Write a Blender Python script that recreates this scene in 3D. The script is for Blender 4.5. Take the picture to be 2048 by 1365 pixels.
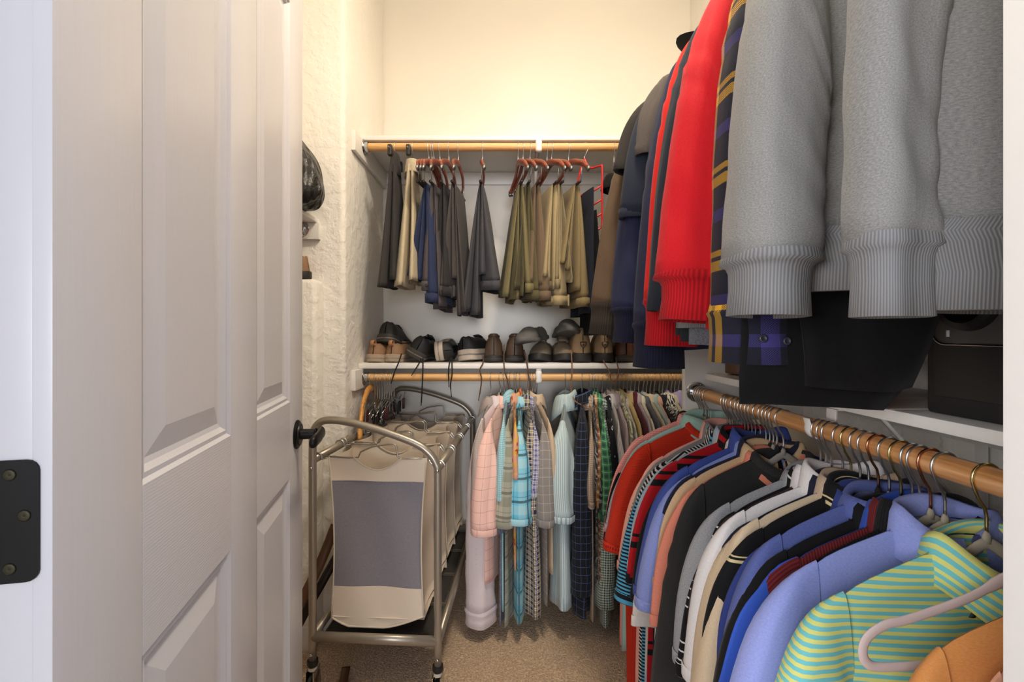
import bpy, bmesh, math, random
import numpy as np
from mathutils import Vector, Matrix

for o in list(bpy.data.objects):
    bpy.data.objects.remove(o, do_unlink=True)
SC = bpy.context.scene
COL = SC.collection
PI = math.pi

# ------------------------------------------------------------------ camera, light, exposure
CAM_H = 1.20
FPX, VPX, VPY = 910.0, 1008.0, 669.0          # focal length and vanishing point for a 2048x1365 frame
cam_d = bpy.data.cameras.new('camera')
cam_d.sensor_width = 36.0
cam_d.lens = FPX * 36.0 / 2048.0
cam_d.shift_x = (1024 - VPX) / 2048.0
cam_d.shift_y = -(682.5 - VPY) / 2048.0
cam_d.clip_start = 0.02
cam = bpy.data.objects.new('camera', cam_d)
cam.location = (0, 0, CAM_H)
cam.rotation_euler = (PI / 2, 0, 0)
COL.objects.link(cam)
SC.camera = cam

world = bpy.data.worlds.new('world')
SC.world = world
world.use_nodes = True
wbg = world.node_tree.nodes['Background']
wbg.inputs[0].default_value = (0.70, 0.81, 1.0, 1)      # soft daylight of the bedroom behind the camera
wbg.inputs[1].default_value = 0.60

LAMP = (0.28, 0.90, 2.88)                               # the closet's ceiling lamp
ld = bpy.data.lights.new('ceiling_lamp_light', 'POINT')
ld.shadow_soft_size = 0.11
ld.energy = 11.5
ld.color = (1.0, 0.875, 0.70)
lo = bpy.data.objects.new('ceiling_lamp_light', ld)
lo.location = LAMP
COL.objects.link(lo)
lb = bpy.data.lights.new('ceiling_lamp_down_fill', 'AREA')  # added downward fill at the ceiling lamp, brightens the lower closet
lb.shape = 'DISK'
lb.size = 0.26
lb.energy = 12.5
lb.color = (1.0, 0.875, 0.70)
lbo = bpy.data.objects.new('ceiling_lamp_down_fill', lb)
lbo.location = (LAMP[0], LAMP[1], LAMP[2] - 0.02)
COL.objects.link(lbo)

wd_ = bpy.data.lights.new('bedroom_fill_light', 'AREA')   # added fill from behind left, brightens the right-hand clothes; no known window
wd_.shape = 'RECTANGLE'
wd_.size, wd_.size_y = 1.6, 1.4
wd_.energy = 56.0
wd_.color = (1.0, 0.97, 0.96)
wo = bpy.data.objects.new('bedroom_fill_light', wd_)
wo.location = (-2.4, -2.0, 1.60)
wo.rotation_euler = (PI / 2, 0, -0.86)
COL.objects.link(wo)
wf_ = bpy.data.lights.new('far_fill_light', 'AREA')       # added frontal fill far behind the doorway, brightens the back; no known window
wf_.shape = 'RECTANGLE'
wf_.size, wf_.size_y = 2.6, 1.8
wf_.energy = 200.0
wf_.color = (0.97, 0.97, 1.0)
wfo = bpy.data.objects.new('far_fill_light', wf_)
wfo.location = (0.25, -8.0, 1.6)
wfo.rotation_euler = (PI / 2, 0, 0.03)
COL.objects.link(wfo)

SC.cycles.max_bounces = 8
SC.cycles.diffuse_bounces = 6
SC.view_settings.view_transform = 'Standard'
SC.view_settings.look = 'None'
SC.view_settings.gamma = 1.0
SC.view_settings.use_curve_mapping = False
SC.view_settings.exposure = 0.66


def W(px, py, y):
    """world point at depth y seen at photo pixel px, py"""
    return Vector(((px - VPX) / FPX * y, y, CAM_H - (py - VPY) / FPX * y))


# ------------------------------------------------------------------ materials
def lin(h):
    if isinstance(h, (tuple, list)):
        return tuple(h)[:3] + (1.0,)
    h = h.lstrip('#')
    c = [int(h[i:i + 2], 16) / 255 for i in (0, 2, 4)]
    return tuple((x / 12.92 if x <= 0.04045 else ((x + 0.055) / 1.055) ** 2.4) for x in c) + (1.0,)


class NT:
    def __init__(self, name):
        self.m = bpy.data.materials.new(name)
        self.m.use_nodes = True
        self.t = self.m.node_tree
        self.b = self.t.nodes['Principled BSDF']

    def n(self, typ, **kw):
        nd = self.t.nodes.new(typ)
        for k, v in kw.items():
            setattr(nd, k, v)
        return nd

    def put(self, sock, v):
        if hasattr(v, 'is_linked') or hasattr(v, 'links'):
            self.t.links.new(v, sock)
        else:
            sock.default_value = v

    def math(self, op, a, b=0.0, c=0.0):
        nd = self.n('ShaderNodeMath', operation=op)
        self.put(nd.inputs[0], a)
        self.put(nd.inputs[1], b)
        if len(nd.inputs) > 2:
            self.put(nd.inputs[2], c)
        return nd.outputs[0]

    def mix(self, f, a, b):
        nd = self.n('ShaderNodeMix', data_type='RGBA')
        self.put(nd.inputs[0], f)
        self.put(nd.inputs[6], a)
        self.put(nd.inputs[7], b)
        return nd.outputs[2]

    def uv(self):
        tc = self.n('ShaderNodeTexCoord')
        sp = self.n('ShaderNodeSeparateXYZ')
        self.t.links.new(tc.outputs['UV'], sp.inputs[0])
        return tc.outputs['UV'], sp.outputs[0], sp.outputs[1]

    def obj(self):
        return self.n('ShaderNodeTexCoord').outputs['Object']

    def gen(self):
        return self.n('ShaderNodeTexCoord').outputs['Generated']

    def mapping(self, vec, scale=(1, 1, 1), loc=(0, 0, 0), rot=(0, 0, 0)):
        mp = self.n('ShaderNodeMapping')
        self.t.links.new(vec, mp.inputs[0])
        mp.inputs['Scale'].default_value = scale
        mp.inputs['Location'].default_value = loc
        mp.inputs['Rotation'].default_value = rot
        return mp.outputs[0]

    def noise(self, vec, scale, detail=2.0, rough=0.5):
        nd = self.n('ShaderNodeTexNoise')
        if vec is not None:
            self.t.links.new(vec, nd.inputs['Vector'])
        nd.inputs['Scale'].default_value = scale
        nd.inputs['Detail'].default_value = detail
        nd.inputs['Roughness'].default_value = rough
        return nd.outputs['Fac']

    def voro(self, vec, scale, out='Distance', feature='F1', rnd=1.0):
        nd = self.n('ShaderNodeTexVoronoi', feature=feature)
        if vec is not None:
            self.t.links.new(vec, nd.inputs['Vector'])
        nd.inputs['Scale'].default_value = scale
        if 'Randomness' in nd.inputs:
            nd.inputs['Randomness'].default_value = rnd
        return nd.outputs[out]

    def stripe(self, x, period, duty, phase=0.0):
        """1 inside the stripe"""
        a = self.math('ADD', self.math('DIVIDE', x, period), phase + 100.0)
        f = self.math('FRACT', a)
        return self.math('LESS_THAN', f, duty)

    def bump(self, h, strength=0.3, dist=0.001):
        nd = self.n('ShaderNodeBump')
        nd.inputs['Strength'].default_value = strength
        nd.inputs['Distance'].default_value = dist
        self.t.links.new(h, nd.inputs['Height'])
        self.t.links.new(nd.outputs[0], self.b.inputs['Normal'])

    def fin(self, col, rough=0.6, metal=0.0, sheen=0.0, spec=None):
        self.put(self.b.inputs['Base Color'], col)
        self.b.inputs['Roughness'].default_value = rough
        self.b.inputs['Metallic'].default_value = metal
        if sheen:
            self.b.inputs['Sheen Weight'].default_value = sheen
        if spec is not None:
            self.b.inputs['Specular IOR Level'].default_value = spec
        return self.m


MATS = {}


def solid(name, col, rough=0.6, metal=0.0, noise=0.0, nscale=40, bump=0.0, bscale=200, bdist=0.001, spec=None):
    if name in MATS:
        return MATS[name]
    k = NT(name)
    c = lin(col)
    v = k.obj()
    if noise:
        f = k.noise(v, nscale, 3)
        d = tuple(x * (1 - noise) for x in c[:3]) + (1,)
        l = tuple(min(1, x * (1 + noise)) for x in c[:3]) + (1,)
        colr = k.mix(f, d, l)
    else:
        f = k.noise(v, nscale, 2)
        d = tuple(x * 0.97 for x in c[:3]) + (1,)
        colr = k.mix(f, d, c)
    if bump:
        k.bump(k.noise(v, bscale, 3), bump, bdist)
    MATS[name] = k.fin(colr, rough, metal, spec=spec)
    return MATS[name]


def cloth(kind, c1, c2=None, c3=None, p=0.02, q=0.5, fuzz=0.25, sheen=0.05):
    key = ('cloth', kind, c1, c2, c3, p, q, fuzz)
    if key in MATS:
        return MATS[key]
    k = NT('cloth_' + kind)
    uv, x, y = k.uv()
    a = lin(c1)
    b = lin(c2) if c2 else a
    c = lin(c3) if c3 else b
    if kind == 'plain':
        f = k.noise(k.mapping(uv, (1, 1, 1)), 260, 2)
        col = k.mix(f, tuple(v * 0.86 for v in a[:3]) + (1,), tuple(min(1, v * 1.12) for v in a[:3]) + (1,))
    elif kind == 'heather':
        f = k.noise(k.mapping(uv, (1.0, 3.0, 1)), 230, 4, 0.7)
        f = k.math('MULTIPLY_ADD', f, 2.4, -0.7)
        f = k.math('MINIMUM', k.math('MAXIMUM', f, 0.0), 1.0)
        col = k.mix(f, a, b)
    elif kind == 'hstripe':
        col = k.mix(k.stripe(y, p, q), a, b)
    elif kind == 'vstripe':
        col = k.mix(k.stripe(x, p, q), a, b)
    elif kind == 'gingham':
        s = k.math('ADD', k.stripe(x, p, 0.5), k.stripe(y, p, 0.5))
        col = k.mix(k.math('MULTIPLY', s, 0.5), a, b)
    elif kind == 'window':
        s = k.math('MAXIMUM', k.stripe(x, p, q), k.stripe(y, p * 1.15, q * 0.9))
        col = k.mix(s, a, b)
    elif kind == 'plaid':
        s = k.math('ADD', k.stripe(x, p, 0.45), k.stripe(y, p, 0.45))
        col = k.mix(k.math('MULTIPLY', s, 0.5), a, b)
        t = k.math('MAXIMUM', k.stripe(x, p, 0.09, 0.32), k.stripe(y, p, 0.09, 0.32))
        col = k.mix(k.math('MULTIPLY', t, 0.85), col, c)
    elif kind == 'bigplaid':
        sx = k.stripe(x, p, 0.40)
        sy = k.stripe(y, p, 0.40)
        col = k.mix(k.math('MULTIPLY', k.math('ADD', sx, sy), 0.35), a, b)
        t = k.math('MAXIMUM', k.stripe(x, p, 0.11, 0.5), k.stripe(y, p, 0.11, 0.5))
        col = k.mix(k.math('MULTIPLY', t, 0.8), col, c)
        t2 = k.math('MAXIMUM', k.stripe(x, p, 0.025, 0.25), k.stripe(y, p, 0.025, 0.25))
        col = k.mix(k.math('MULTIPLY', t2, 0.7), col, c)
    elif kind == 'flannel':
        tw = k.stripe(k.math('ADD', x, y), 0.0026, 0.5)      # twill of the two yarns
        bx = k.stripe(x, p, 0.26)
        by = k.stripe(y, p, 0.24)
        cx = k.stripe(x, p, 0.14, 0.36)
        cy = k.stripe(y, p, 0.14, 0.42)
        lx = k.stripe(x, p, 0.05, -0.12)
        ly = k.stripe(y, p, 0.05, -0.12)
        warp = k.mix(lx, k.mix(cx, k.mix(bx, a, b), c), a)
        weft = k.mix(ly, k.mix(cy, k.mix(by, a, b), c), a)
        col = k.mix(tw, warp, weft)
    elif kind == 'dots':
        d = k.voro(uv, 1.0 / p, 'Distance', 'F1', 0.15)
        col = k.mix(k.math('LESS_THAN', d, q), a, b)
    elif kind == 'print':
        d = k.voro(uv, 1.0 / p, 'Distance', 'F1', 1.0)
        n = k.noise(uv, 1.6 / p, 3)
        s1 = k.math('LESS_THAN', k.math('ADD', d, k.math('MULTIPLY', n, 0.5)), q)
        s2 = k.math('GREATER_THAN', k.noise(uv, 0.7 / p, 2), 0.56)
        col = k.mix(s1, a, b)
        col = k.mix(k.math('MULTIPLY', s2, 0.75), col, c)
    elif kind == 'leaf':
        wv = k.n('ShaderNodeTexWave', wave_type='BANDS', bands_direction='DIAGONAL')
        k.t.links.new(uv, wv.inputs['Vector'])
        wv.inputs['Scale'].default_value = 0.35 / p
        wv.inputs['Distortion'].default_value = 9.0
        wv.inputs['Detail'].default_value = 1.0
        wv.inputs['Detail Scale'].default_value = 1.5
        col = k.mix(k.math('GREATER_THAN', wv.outputs['Fac'], q), a, b)
        col = k.mix(k.math('MULTIPLY', k.math('GREATER_THAN', k.noise(uv, 0.5 / p, 2), 0.58), 0.7), col, c)
    elif kind == 'herring':
        zig = k.math('ABSOLUTE', k.math('SUBTRACT', k.math('FRACT', k.math('ADD', k.math('DIVIDE', x, 0.16), 100.0)), 0.5))
        d = k.math('ADD', y, k.math('MULTIPLY', zig, 0.10))
        col = k.mix(k.stripe(d, p, q), a, b)
    elif kind == 'band':
        s = k.math('MAXIMUM', k.stripe(y, p, q), k.stripe(y, p, q * 0.5, -q * 1.8))
        col = k.mix(s, a, b)
    elif kind == 'chest':
        # a few stripes gathered in a band of each repeat
        s = k.stripe(y, 0.017, 0.18)
        g = k.stripe(y, p, q)
        col = k.mix(k.math('MULTIPLY', s, g), a, b)
    elif kind == 'anchor':
        # small white hook-shaped motifs scattered over the cloth
        g = 1.0 / p
        d = k.voro(uv, g, 'Distance', 'F1', 0.55)
        ringo = k.math('LESS_THAN', d, 0.26)
        ringi = k.math('GREATER_THAN', d, 0.16)
        half = k.math('GREATER_THAN', k.noise(uv, g * 1.2, 0), 0.46)
        col = k.mix(k.math('MULTIPLY', k.math('MULTIPLY', ringo, ringi), half), a, b)
        col = k.mix(k.math('LESS_THAN', d, 0.06), col, b)
    elif kind == 'rib':
        s = k.math('MULTIPLY_ADD', k.math('SINE', k.math('MULTIPLY', x, 2 * PI / p)), 0.5, 0.5)
        col = k.mix(s, a, b)
    elif kind == 'mesh':
        d = k.voro(uv, 1.0 / p, 'Distance', 'F1', 0.1)
        col = k.mix(k.math('LESS_THAN', d, q), a, b)
    elif kind == 'cord':
        s = k.math('MULTIPLY_ADD', k.math('SINE', k.math('MULTIPLY', x, 2 * PI / p)), 0.5, 0.5)
        n = k.noise(uv, 220, 3)
        col = k.mix(k.math('MULTIPLY', k.math('ADD', s, n), 0.5), a, b)
    else:
        raise ValueError(kind)
    w1 = k.noise(k.mapping(uv, (1.0, 1.0, 1)), 900, 1)
    w2 = k.noise(uv, 60, 3)
    h = k.math('ADD', k.math('MULTIPLY', w1, 0.4), k.math('MULTIPLY', w2, 0.6))
    if kind == 'rib':
        h = k.math('ADD', h, s)
    k.bump(h, fuzz, 0.002)
    MATS[key] = k.fin(col, 0.88, 0.0, sheen, 0.2)
    return MATS[key]


# ------------------------------------------------------------------ mesh helpers
class MB:
    """collects grids, tubes and boxes for ONE mesh object"""

    def __init__(self):
        self.v, self.f, self.uv, self.mi = [], [], [], []
        self.n = 0

    def add(self, verts, faces, uvs=None, mi=0):
        verts = np.asarray(verts, float)
        if uvs is None:
            uvs = verts[:, :2]
        self.v.append(verts)
        self.uv.append(np.asarray(uvs, float))
        for fc in faces:
            self.f.append([i + self.n for i in fc])
            self.mi.append(mi)
        self.n += len(verts)
        return self

    def grid(self, P, UV=None, close_u=False, mi=0, cap0=False, cap1=False):
        """P[n rows, m columns, 3]; close_u joins the last column to the first"""
        P = np.asarray(P, float)
        n, m, _ = P.shape
        if close_u:
            P2 = np.concatenate([P, P[:, :1]], 1)
        else:
            P2 = P
        mm = P2.shape[1]
        if UV is None:
            UV = np.stack(np.meshgrid(np.arange(mm) * 0.01, np.arange(n) * 0.01), -1)
        elif close_u and UV.shape[1] == m:
            UV = np.concatenate([UV, UV[:, -1:] + (UV[:, -1:] - UV[:, -2:-1])], 1)
        # weld the seam by index when closed, keeping separate UVs per loop is not needed for thin wraps
        idx = np.arange(n * mm).reshape(n, mm)
        fs = []
        for i in range(n - 1):
            for j in range(mm - 1):
                fs.append((idx[i, j], idx[i, j + 1], idx[i + 1, j + 1], idx[i + 1, j]))
        self.add(P2.reshape(-1, 3), fs, np.asarray(UV).reshape(-1, 2), mi)
        if cap0:
            self.add(P[0], [tuple(range(m))[::-1]], None, mi)
        if cap1:
            self.add(P[-1], [tuple(range(m))], None, mi)
        return self

    def tube(self, path, r, seg=8, closed=False, caps=True, flat=None, up=None, mi=0):
        """sweep along path; r float or list; flat=(a,b) multiplies the two section axes; up fixes the second axis"""
        P = [Vector(p) for p in path]
        n = len(P)
        if not hasattr(r, '__len__'):
            r = [r] * n
        a, b = flat or (1, 1)
        T = []
        for i in range(n):
            if closed:
                t = P[(i + 1) % n] - P[i - 1]
            else:
                t = P[min(i + 1, n - 1)] - P[max(i - 1, 0)]
            T.append(t.normalized() if t.length > 1e-9 else Vector((0, 0, 1)))
        rings = []
        if up is not None:
            up = Vector(up)
        nrm = None
        for i in range(n):
            t = T[i]
            if up is not None:
                bn = (up - t * up.dot(t)).normalized()
                nr = bn.cross(t)
            else:
                if nrm is None:
                    nrm = t.orthogonal().normalized()
                nrm = (nrm - t * nrm.dot(t)).normalized()
                nr = nrm
                bn = t.cross(nr)
            rings.append([P[i] + nr * (math.cos(q) * r[i] * a) + bn * (math.sin(q) * r[i] * b)
                          for q in [2 * PI * s / seg for s in range(seg)]])
        vs = [tuple(p) for rg in rings for p in rg]
        fs = []
        for i in range(n if closed else n - 1):
            j = (i + 1) % n
            for s in range(seg):
                s2 = (s + 1) % seg
                fs.append((i * seg + s, i * seg + s2, j * seg + s2, j * seg + s))
        if caps and not closed:
            fs.append(tuple(range(seg))[::-1])
            fs.append(tuple(range((n - 1) * seg, n * seg)))
        L = np.linspace(0, 1, n)
        uv = [(s * 0.01, L[i]) for i in range(n) for s in range(seg)]
        return self.add(vs, fs, uv, mi)

    def box(self, lo, hi, bev=0.002, mi=0, mat=None):
        bm = bmesh.new()
        bmesh.ops.create_cube(bm, size=1.0)
        lo, hi = Vector(lo), Vector(hi)
        d, c = hi - lo, (hi + lo) / 2
        for v in bm.verts:
            v.co = Vector((v.co.x * d.x + c.x, v.co.y * d.y + c.y, v.co.z * d.z + c.z))
        bev = min(bev, min(abs(d.x), abs(d.y), abs(d.z)) * 0.45)
        if bev > 0:
            bmesh.ops.bevel(bm, geom=bm.edges[:], offset=bev, segments=2, profile=0.6, affect='EDGES')
        if mat is not None:
            bmesh.ops.transform(bm, matrix=mat, verts=bm.verts)
        bm.verts.index_update()
        vs = [tuple(v.co) for v in bm.verts]
        fs = [tuple(v.index for v in f.verts) for f in bm.faces]
        bm.free()
        return self.add(vs, fs, [(v[0] + v[1], v[2]) for v in vs], mi)

    def lathe(self, prof, seg=24, axis='z', loc=(0, 0, 0), mi=0):
        """prof: list of (r, h)"""
        vs, fs = [], []
        for r, h in prof:
            for s in range(seg):
                q = 2 * PI * s / seg
                x, y, z = r * math.cos(q), r * math.sin(q), h
                if axis == 'x':
                    x, y, z = z, x, y
                elif axis == 'y':
                    x, y, z = y, z, x
                vs.append((x + loc[0], y + loc[1], z + loc[2]))
        for i in range(len(prof) - 1):
            for s in range(seg):
                s2 = (s + 1) % seg
                fs.append((i * seg + s, i * seg + s2, (i + 1) * seg + s2, (i + 1) * seg + s))
        fs.append(tuple(range(seg))[::-1])
        fs.append(tuple(range((len(prof) - 1) * seg, len(prof) * seg)))
        return self.add(vs, fs, None, mi)

    def prism(self, pts, z0, z1, mat=None, mi=0, bev=0.0):
        """extrude a closed 2D outline"""
        bm = bmesh.new()
        vs = [bm.verts.new((p[0], p[1], z0)) for p in pts]
        f = bm.faces.new(vs)
        ex = bmesh.ops.extrude_face_region(bm, geom=[f])
        for g in ex['geom']:
            if isinstance(g, bmesh.types.BMVert):
                g.co.z = z1
        if bev:
            es = [e for e in bm.edges if abs(e.verts[0].co.z - e.verts[1].co.z) < 1e-7]
            bmesh.ops.bevel(bm, geom=es, offset=bev, segments=2, profile=0.6, affect='EDGES')
        bmesh.ops.recalc_face_normals(bm, faces=bm.faces[:])
        if mat is not None:
            bmesh.ops.transform(bm, matrix=mat, verts=bm.verts)
        bm.verts.index_update()
        v2 = [tuple(v.co) for v in bm.verts]
        fs = [tuple(v.index for v in ff.verts) for ff in bm.faces]
        bm.free()
        return self.add(v2, fs, None, mi)

    def xf(self, M):
        M = np.array(M)
        for i, v in enumerate(self.v):
            self.v[i] = v @ M[:3, :3].T + M[:3, 3]
        return self

    def build(self, name, mats, parent=None, smooth=True, loc=None, rot=None, label=None, angle=None):
        V = np.concatenate(self.v)
        U = np.concatenate(self.uv)
        me = bpy.data.meshes.new(name)
        me.from_pydata(V.tolist(), [], self.f)
        li = np.empty(len(me.loops), np.int32)
        me.loops.foreach_get('vertex_index', li)
        uvl = me.uv_layers.new(name='UVMap')
        uvl.data.foreach_set('uv', U[li].astype(np.float32).ravel())
        if not isinstance(mats, (list, tuple)):
            mats = [mats]
        for m in mats:
            me.materials.append(m)
        me.polygons.foreach_set('material_index', np.array(self.mi, np.int32))
        me.polygons.foreach_set('use_smooth', np.full(len(me.polygons), bool(smooth)))
        me.update()
        if angle is not None:
            me.set_sharp_from_angle(angle=math.radians(angle))
        o = bpy.data.objects.new(name, me)
        COL.objects.link(o)
        if loc is not None:
            o.location = loc
        if rot is not None:
            o.rotation_euler = rot
        if parent is not None:
            o.parent = parent
        if label:
            o['label'] = label
        return o


def box(name, lo, hi, mat, parent=None, bev=0.002, **kw):
    return MB().box(lo, hi, bev).build(name, mat, parent, angle=40, **kw)


def empty(name, loc=(0, 0, 0), rz=0.0, rot=None):
    o = bpy.data.objects.new(name, None)
    o.empty_display_size = 0.05
    o.location = loc
    o.rotation_euler = rot if rot is not None else (0, 0, rz)
    COL.objects.link(o)
    return o


def tag(o, label, cat, group=None):
    o['label'] = label
    o['category'] = cat
    if group:
        o['group'] = group
    return o


def struct(o):
    o['kind'] = 'structure'
    return o


def bez(pts, n=24):
    """smooth Catmull-Rom curve through points"""
    P = [Vector(p) for p in pts]
    P = [P[0] * 2 - P[1]] + P + [P[-1] * 2 - P[-2]]
    out = []
    segs = len(P) - 3
    for k in range(n):
        t = k / (n - 1) * segs
        i = min(int(t), segs - 1)
        u = t - i
        a, b, c, d = P[i:i + 4]
        out.append(0.5 * ((2 * b) + (c - a) * u + (2 * a - 5 * b + 4 * c - d) * u * u + (3 * b - a - 3 * c + d) * u ** 3))
    return out

# ------------------------------------------------------------------ the room
def wall_mat():
    k = NT('wall_paint')
    v = k.obj()
    a = k.noise(v, 22, 4, 0.55)
    b = k.noise(v, 75, 3, 0.6)
    r = k.n('ShaderNodeValToRGB')
    r.color_ramp.elements[0].position = 0.44
    r.color_ramp.elements[1].position = 0.58
    k.t.links.new(a, r.inputs[0])
    h = k.math('ADD', k.math('MULTIPLY', r.outputs[0], 0.7), k.math('MULTIPLY', b, 0.35))
    k.bump(h, 0.5, 0.005)
    col = k.mix(k.noise(v, 3, 2), lin('#ebe7df'), lin('#f1ede5'))
    return k.fin(col, 0.55, spec=0.35)


def smooth_wall_mat():
    k = NT('back_wall_paint')
    v = k.obj()
    k.bump(k.noise(v, 90, 3), 0.12, 0.002)
    col = k.mix(k.noise(v, 3, 2), lin('#e9e5dd'), lin('#efebe3'))
    return k.fin(col, 0.38, spec=0.4)


def carpet_mat():
    k = NT('carpet')
    v = k.obj()
    n1 = k.noise(v, 120, 4, 0.75)
    n2 = k.noise(v, 9, 3)
    n3 = k.voro(v, 170)
    f = k.math('ADD', k.math('MULTIPLY', n1, 0.6), k.math('MULTIPLY', n3, 0.5))
    f = k.math('MULTIPLY_ADD', f, 1.9, -0.5)
    col = k.mix(k.math('MINIMUM', k.math('MAXIMUM', f, 0.0), 1.0), lin('#a38065'), lin('#f4d4ae'))
    col = k.mix(k.math('MULTIPLY', n2, 0.25), col, lin('#cdb08f'))
    k.bump(f, 0.9, 0.006)
    return k.fin(col, 0.97, sheen=0.3, spec=0.1)


def wood_mat(name, c1, c2, c3, scale=1.0, axis='x', rough=0.42):
    if name in MATS:
        return MATS[name]
    k = NT(name)
    v = k.obj()
    s = {'x': (1.2, 26, 26), 'y': (26, 1.2, 26), 'z': (26, 26, 1.2)}[axis]
    m = k.mapping(v, tuple(q * scale for q in s))
    n = k.noise(m, 2.2, 5, 0.65)
    r = k.n('ShaderNodeValToRGB')
    e = r.color_ramp.elements
    e[0].position, e[0].color = 0.30, lin(c1)
    e[1].position, e[1].color = 0.70, lin(c3)
    x = e.new(0.5)
    x.color = lin(c2)
    k.t.links.new(n, r.inputs[0])
    k.bump(n, 0.08, 0.001)
    MATS[name] = k.fin(r.outputs[0], rough)
    return MATS[name]


M_WALL, M_BACK, M_CARPET = wall_mat(), smooth_wall_mat(), carpet_mat()
M_TRIM = solid('white_trim_paint', '#e6e4e0', 0.35)
M_SHELF = solid('white_shelf_paint', '#e8e5df', 0.4)
M_CHROME = solid('chrome', '#c8c8c8', 0.18, 1.0)
M_STEEL = solid('dull_steel', '#9a9a98', 0.35, 1.0)
M_HOOK = solid('hook_wire', '#d4d4d2', 0.28, 1.0)
M_BLACKMETAL = solid('blackened_bronze', '#1b1a1a', 0.38, 0.6)
M_PINE_X = wood_mat('pine_rod_lengthwise', '#b9854a', '#d6a468', '#e3b981', 1.0, 'x')
M_PINE_Y = wood_mat('aged_rod_lengthwise', '#94602f', '#c58d58', '#dcae80', 1.0, 'y', 0.35)

XL, XR = -0.633, 0.98            # side walls of the rod alcove / right wall
YB, YF = 2.40, 0.345             # back wall, closet face of the front wall
YRET = 1.81                      # return wall on the left
ZC = 3.0
H_LO, H_UP = 1.011, 2.023        # rod heights
Y_ROD, X_ROD = 2.0, 0.63

struct(box('floor', (-1.4, -2.2, -0.05), (1.3, YB + 0.1, 0.0), M_CARPET, bev=0))
struct(box('ceiling', (-1.4, 0.20, ZC), (1.3, YB + 0.1, ZC + 0.05), M_TRIM, bev=0))
struct(box('wall_back', (XL - 0.1, YB, 0), (XR + 0.1, YB + 0.1, ZC), M_BACK, bev=0))
struct(box('wall_right', (XR, 0.2, 0), (XR + 0.1, YB, ZC), M_WALL, bev=0))
struct(box('wall_left', (-1.35, 0.2, 0), (-1.25, YB, ZC), M_WALL, bev=0))
# the return wall with its rounded outside corner
o = MB().box((-1.25, YRET, 0), (XL, YB, ZC), 0.022)
struct(o.build('wall_return', M_WALL))
# a lower boxed-out piece of wall with rounded edges
o = MB().box((-1.25, 1.73, 0), (-0.715, YRET + 0.002, 1.411), 0.018)
struct(o.build('wall_ledge', M_WALL))
# front wall around the doorway, jambs and casing
DX0, DX1, DZ = -0.385, 0.369, 2.06
struct(box('wall_front_left', (-1.25, 0.225, 0), (DX0 - 0.02, YF, ZC), M_WALL, bev=0))
struct(box('wall_front_right', (DX1 + 0.02, 0.225, 0), (XR, YF, ZC), M_WALL, bev=0))
struct(box('wall_front_header', (DX0 - 0.02, 0.225, DZ + 0.02), (DX1 + 0.02, YF, ZC), M_WALL, bev=0))
jamb = struct(box('trim_1', (DX1, 0.205, 0), (DX1 + 0.02, 0.337, DZ), M_TRIM, bev=0.0015))
struct(box('trim_2', (DX0 - 0.02, 0.205, 0), (DX0, 0.337, DZ), M_TRIM, bev=0.0015))
struct(box('trim_3', (DX0 - 0.02, 0.205, DZ), (DX1 + 0.02, 0.337, DZ + 0.02), M_TRIM, bev=0.0015))
sp = MB()
sp.prism([(0.300 + 0.013 * math.cos(a) * 0.9 + 0.008 * (1 if math.cos(a) > 0 else -1), 0.930 + 0.012 * math.sin(a) + 0.022 * (1 if math.sin(a) > 0 else -1))
          for a in [2 * PI * (i + .5) / 24 for i in range(24)]], 0, 0.003,
         Matrix.Translation((DX1 - 0.0025, 0, 0)) @ Matrix(((0, 0, 1, 0), (1, 0, 0, 0), (0, 1, 0, 0), (0, 0, 0, 1))))
sp.build('strike_plate', M_BLACKMETAL, jamb, label='dark rounded strike plate')
# baseboards
struct(box('baseboard_left', (-0.715, YRET - 0.012, 0), (XL - 0.01, YRET, 0.09), M_TRIM, bev=0.004))
struct(box('baseboard_back', (XL, YB - 0.012, 0), (XR, YB, 0.09), M_TRIM, bev=0.004))
struct(box('baseboard_ledge', (-1.25, 1.718, 0), (-0.713, 1.73, 0.09), M_TRIM, bev=0.004))
struct(box('baseboard_right', (XR - 0.012, YF, 0), (XR, YB - 0.012, 0.09), M_TRIM, bev=0.004))


# ------------------------------------------------------------------ shelves, cleats, brackets, rods
def shelf(name, lo, hi, label, front):
    r = empty(name, ((lo[0] + hi[0]) / 2, (lo[1] + hi[1]) / 2, lo[2]))
    tag(r, label, 'shelf')
    l2 = [lo[i] - r.location[i] for i in range(3)]
    h2 = [hi[i] - r.location[i] for i in range(3)]
    MB().box(l2, h2, 0.006).build('board', M_SHELF, r, angle=50)
    return r


def cleat(par, lo, hi):
    l2 = [lo[i] - par.location[i] for i in range(3)]
    h2 = [hi[i] - par.location[i] for i in range(3)]
    return MB().box(l2, h2, 0.0025).build('cleat', M_SHELF, par, angle=50)


sh_up = shelf('upper_shelf', (XL, 1.985, 2.048), (XR, YB, 2.070), 'white painted top shelf along the upper back wall', 'y')
cleat(sh_up, (XL, 1.885, 1.965), (XL + 0.018, YB - 0.018, 2.048))
cleat(sh_up, (XL, YB - 0.018, 1.985), (XR, YB, 2.048))
sh_lo = shelf('shoe_shelf', (XL, 1.975, 1.050), (XR, YB, 1.074), 'white painted shelf lined with shoes along the back wall', 'y')
cleat(sh_lo, (XL, 1.885, 0.965), (XL + 0.018, YB - 0.018, 1.050))
cleat(sh_lo, (XL, YB - 0.018, 0.985), (XR, YB, 1.050))
sh_r = shelf('side_shelf', (0.658, YF + 0.002, 1.050), (XR, 1.49, 1.072), 'white painted shelf with the black safe along the right wall', 'x')
cleat(sh_r, (XR - 0.018, YF + 0.01, 0.975), (XR, 1.49, 1.050))
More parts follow.
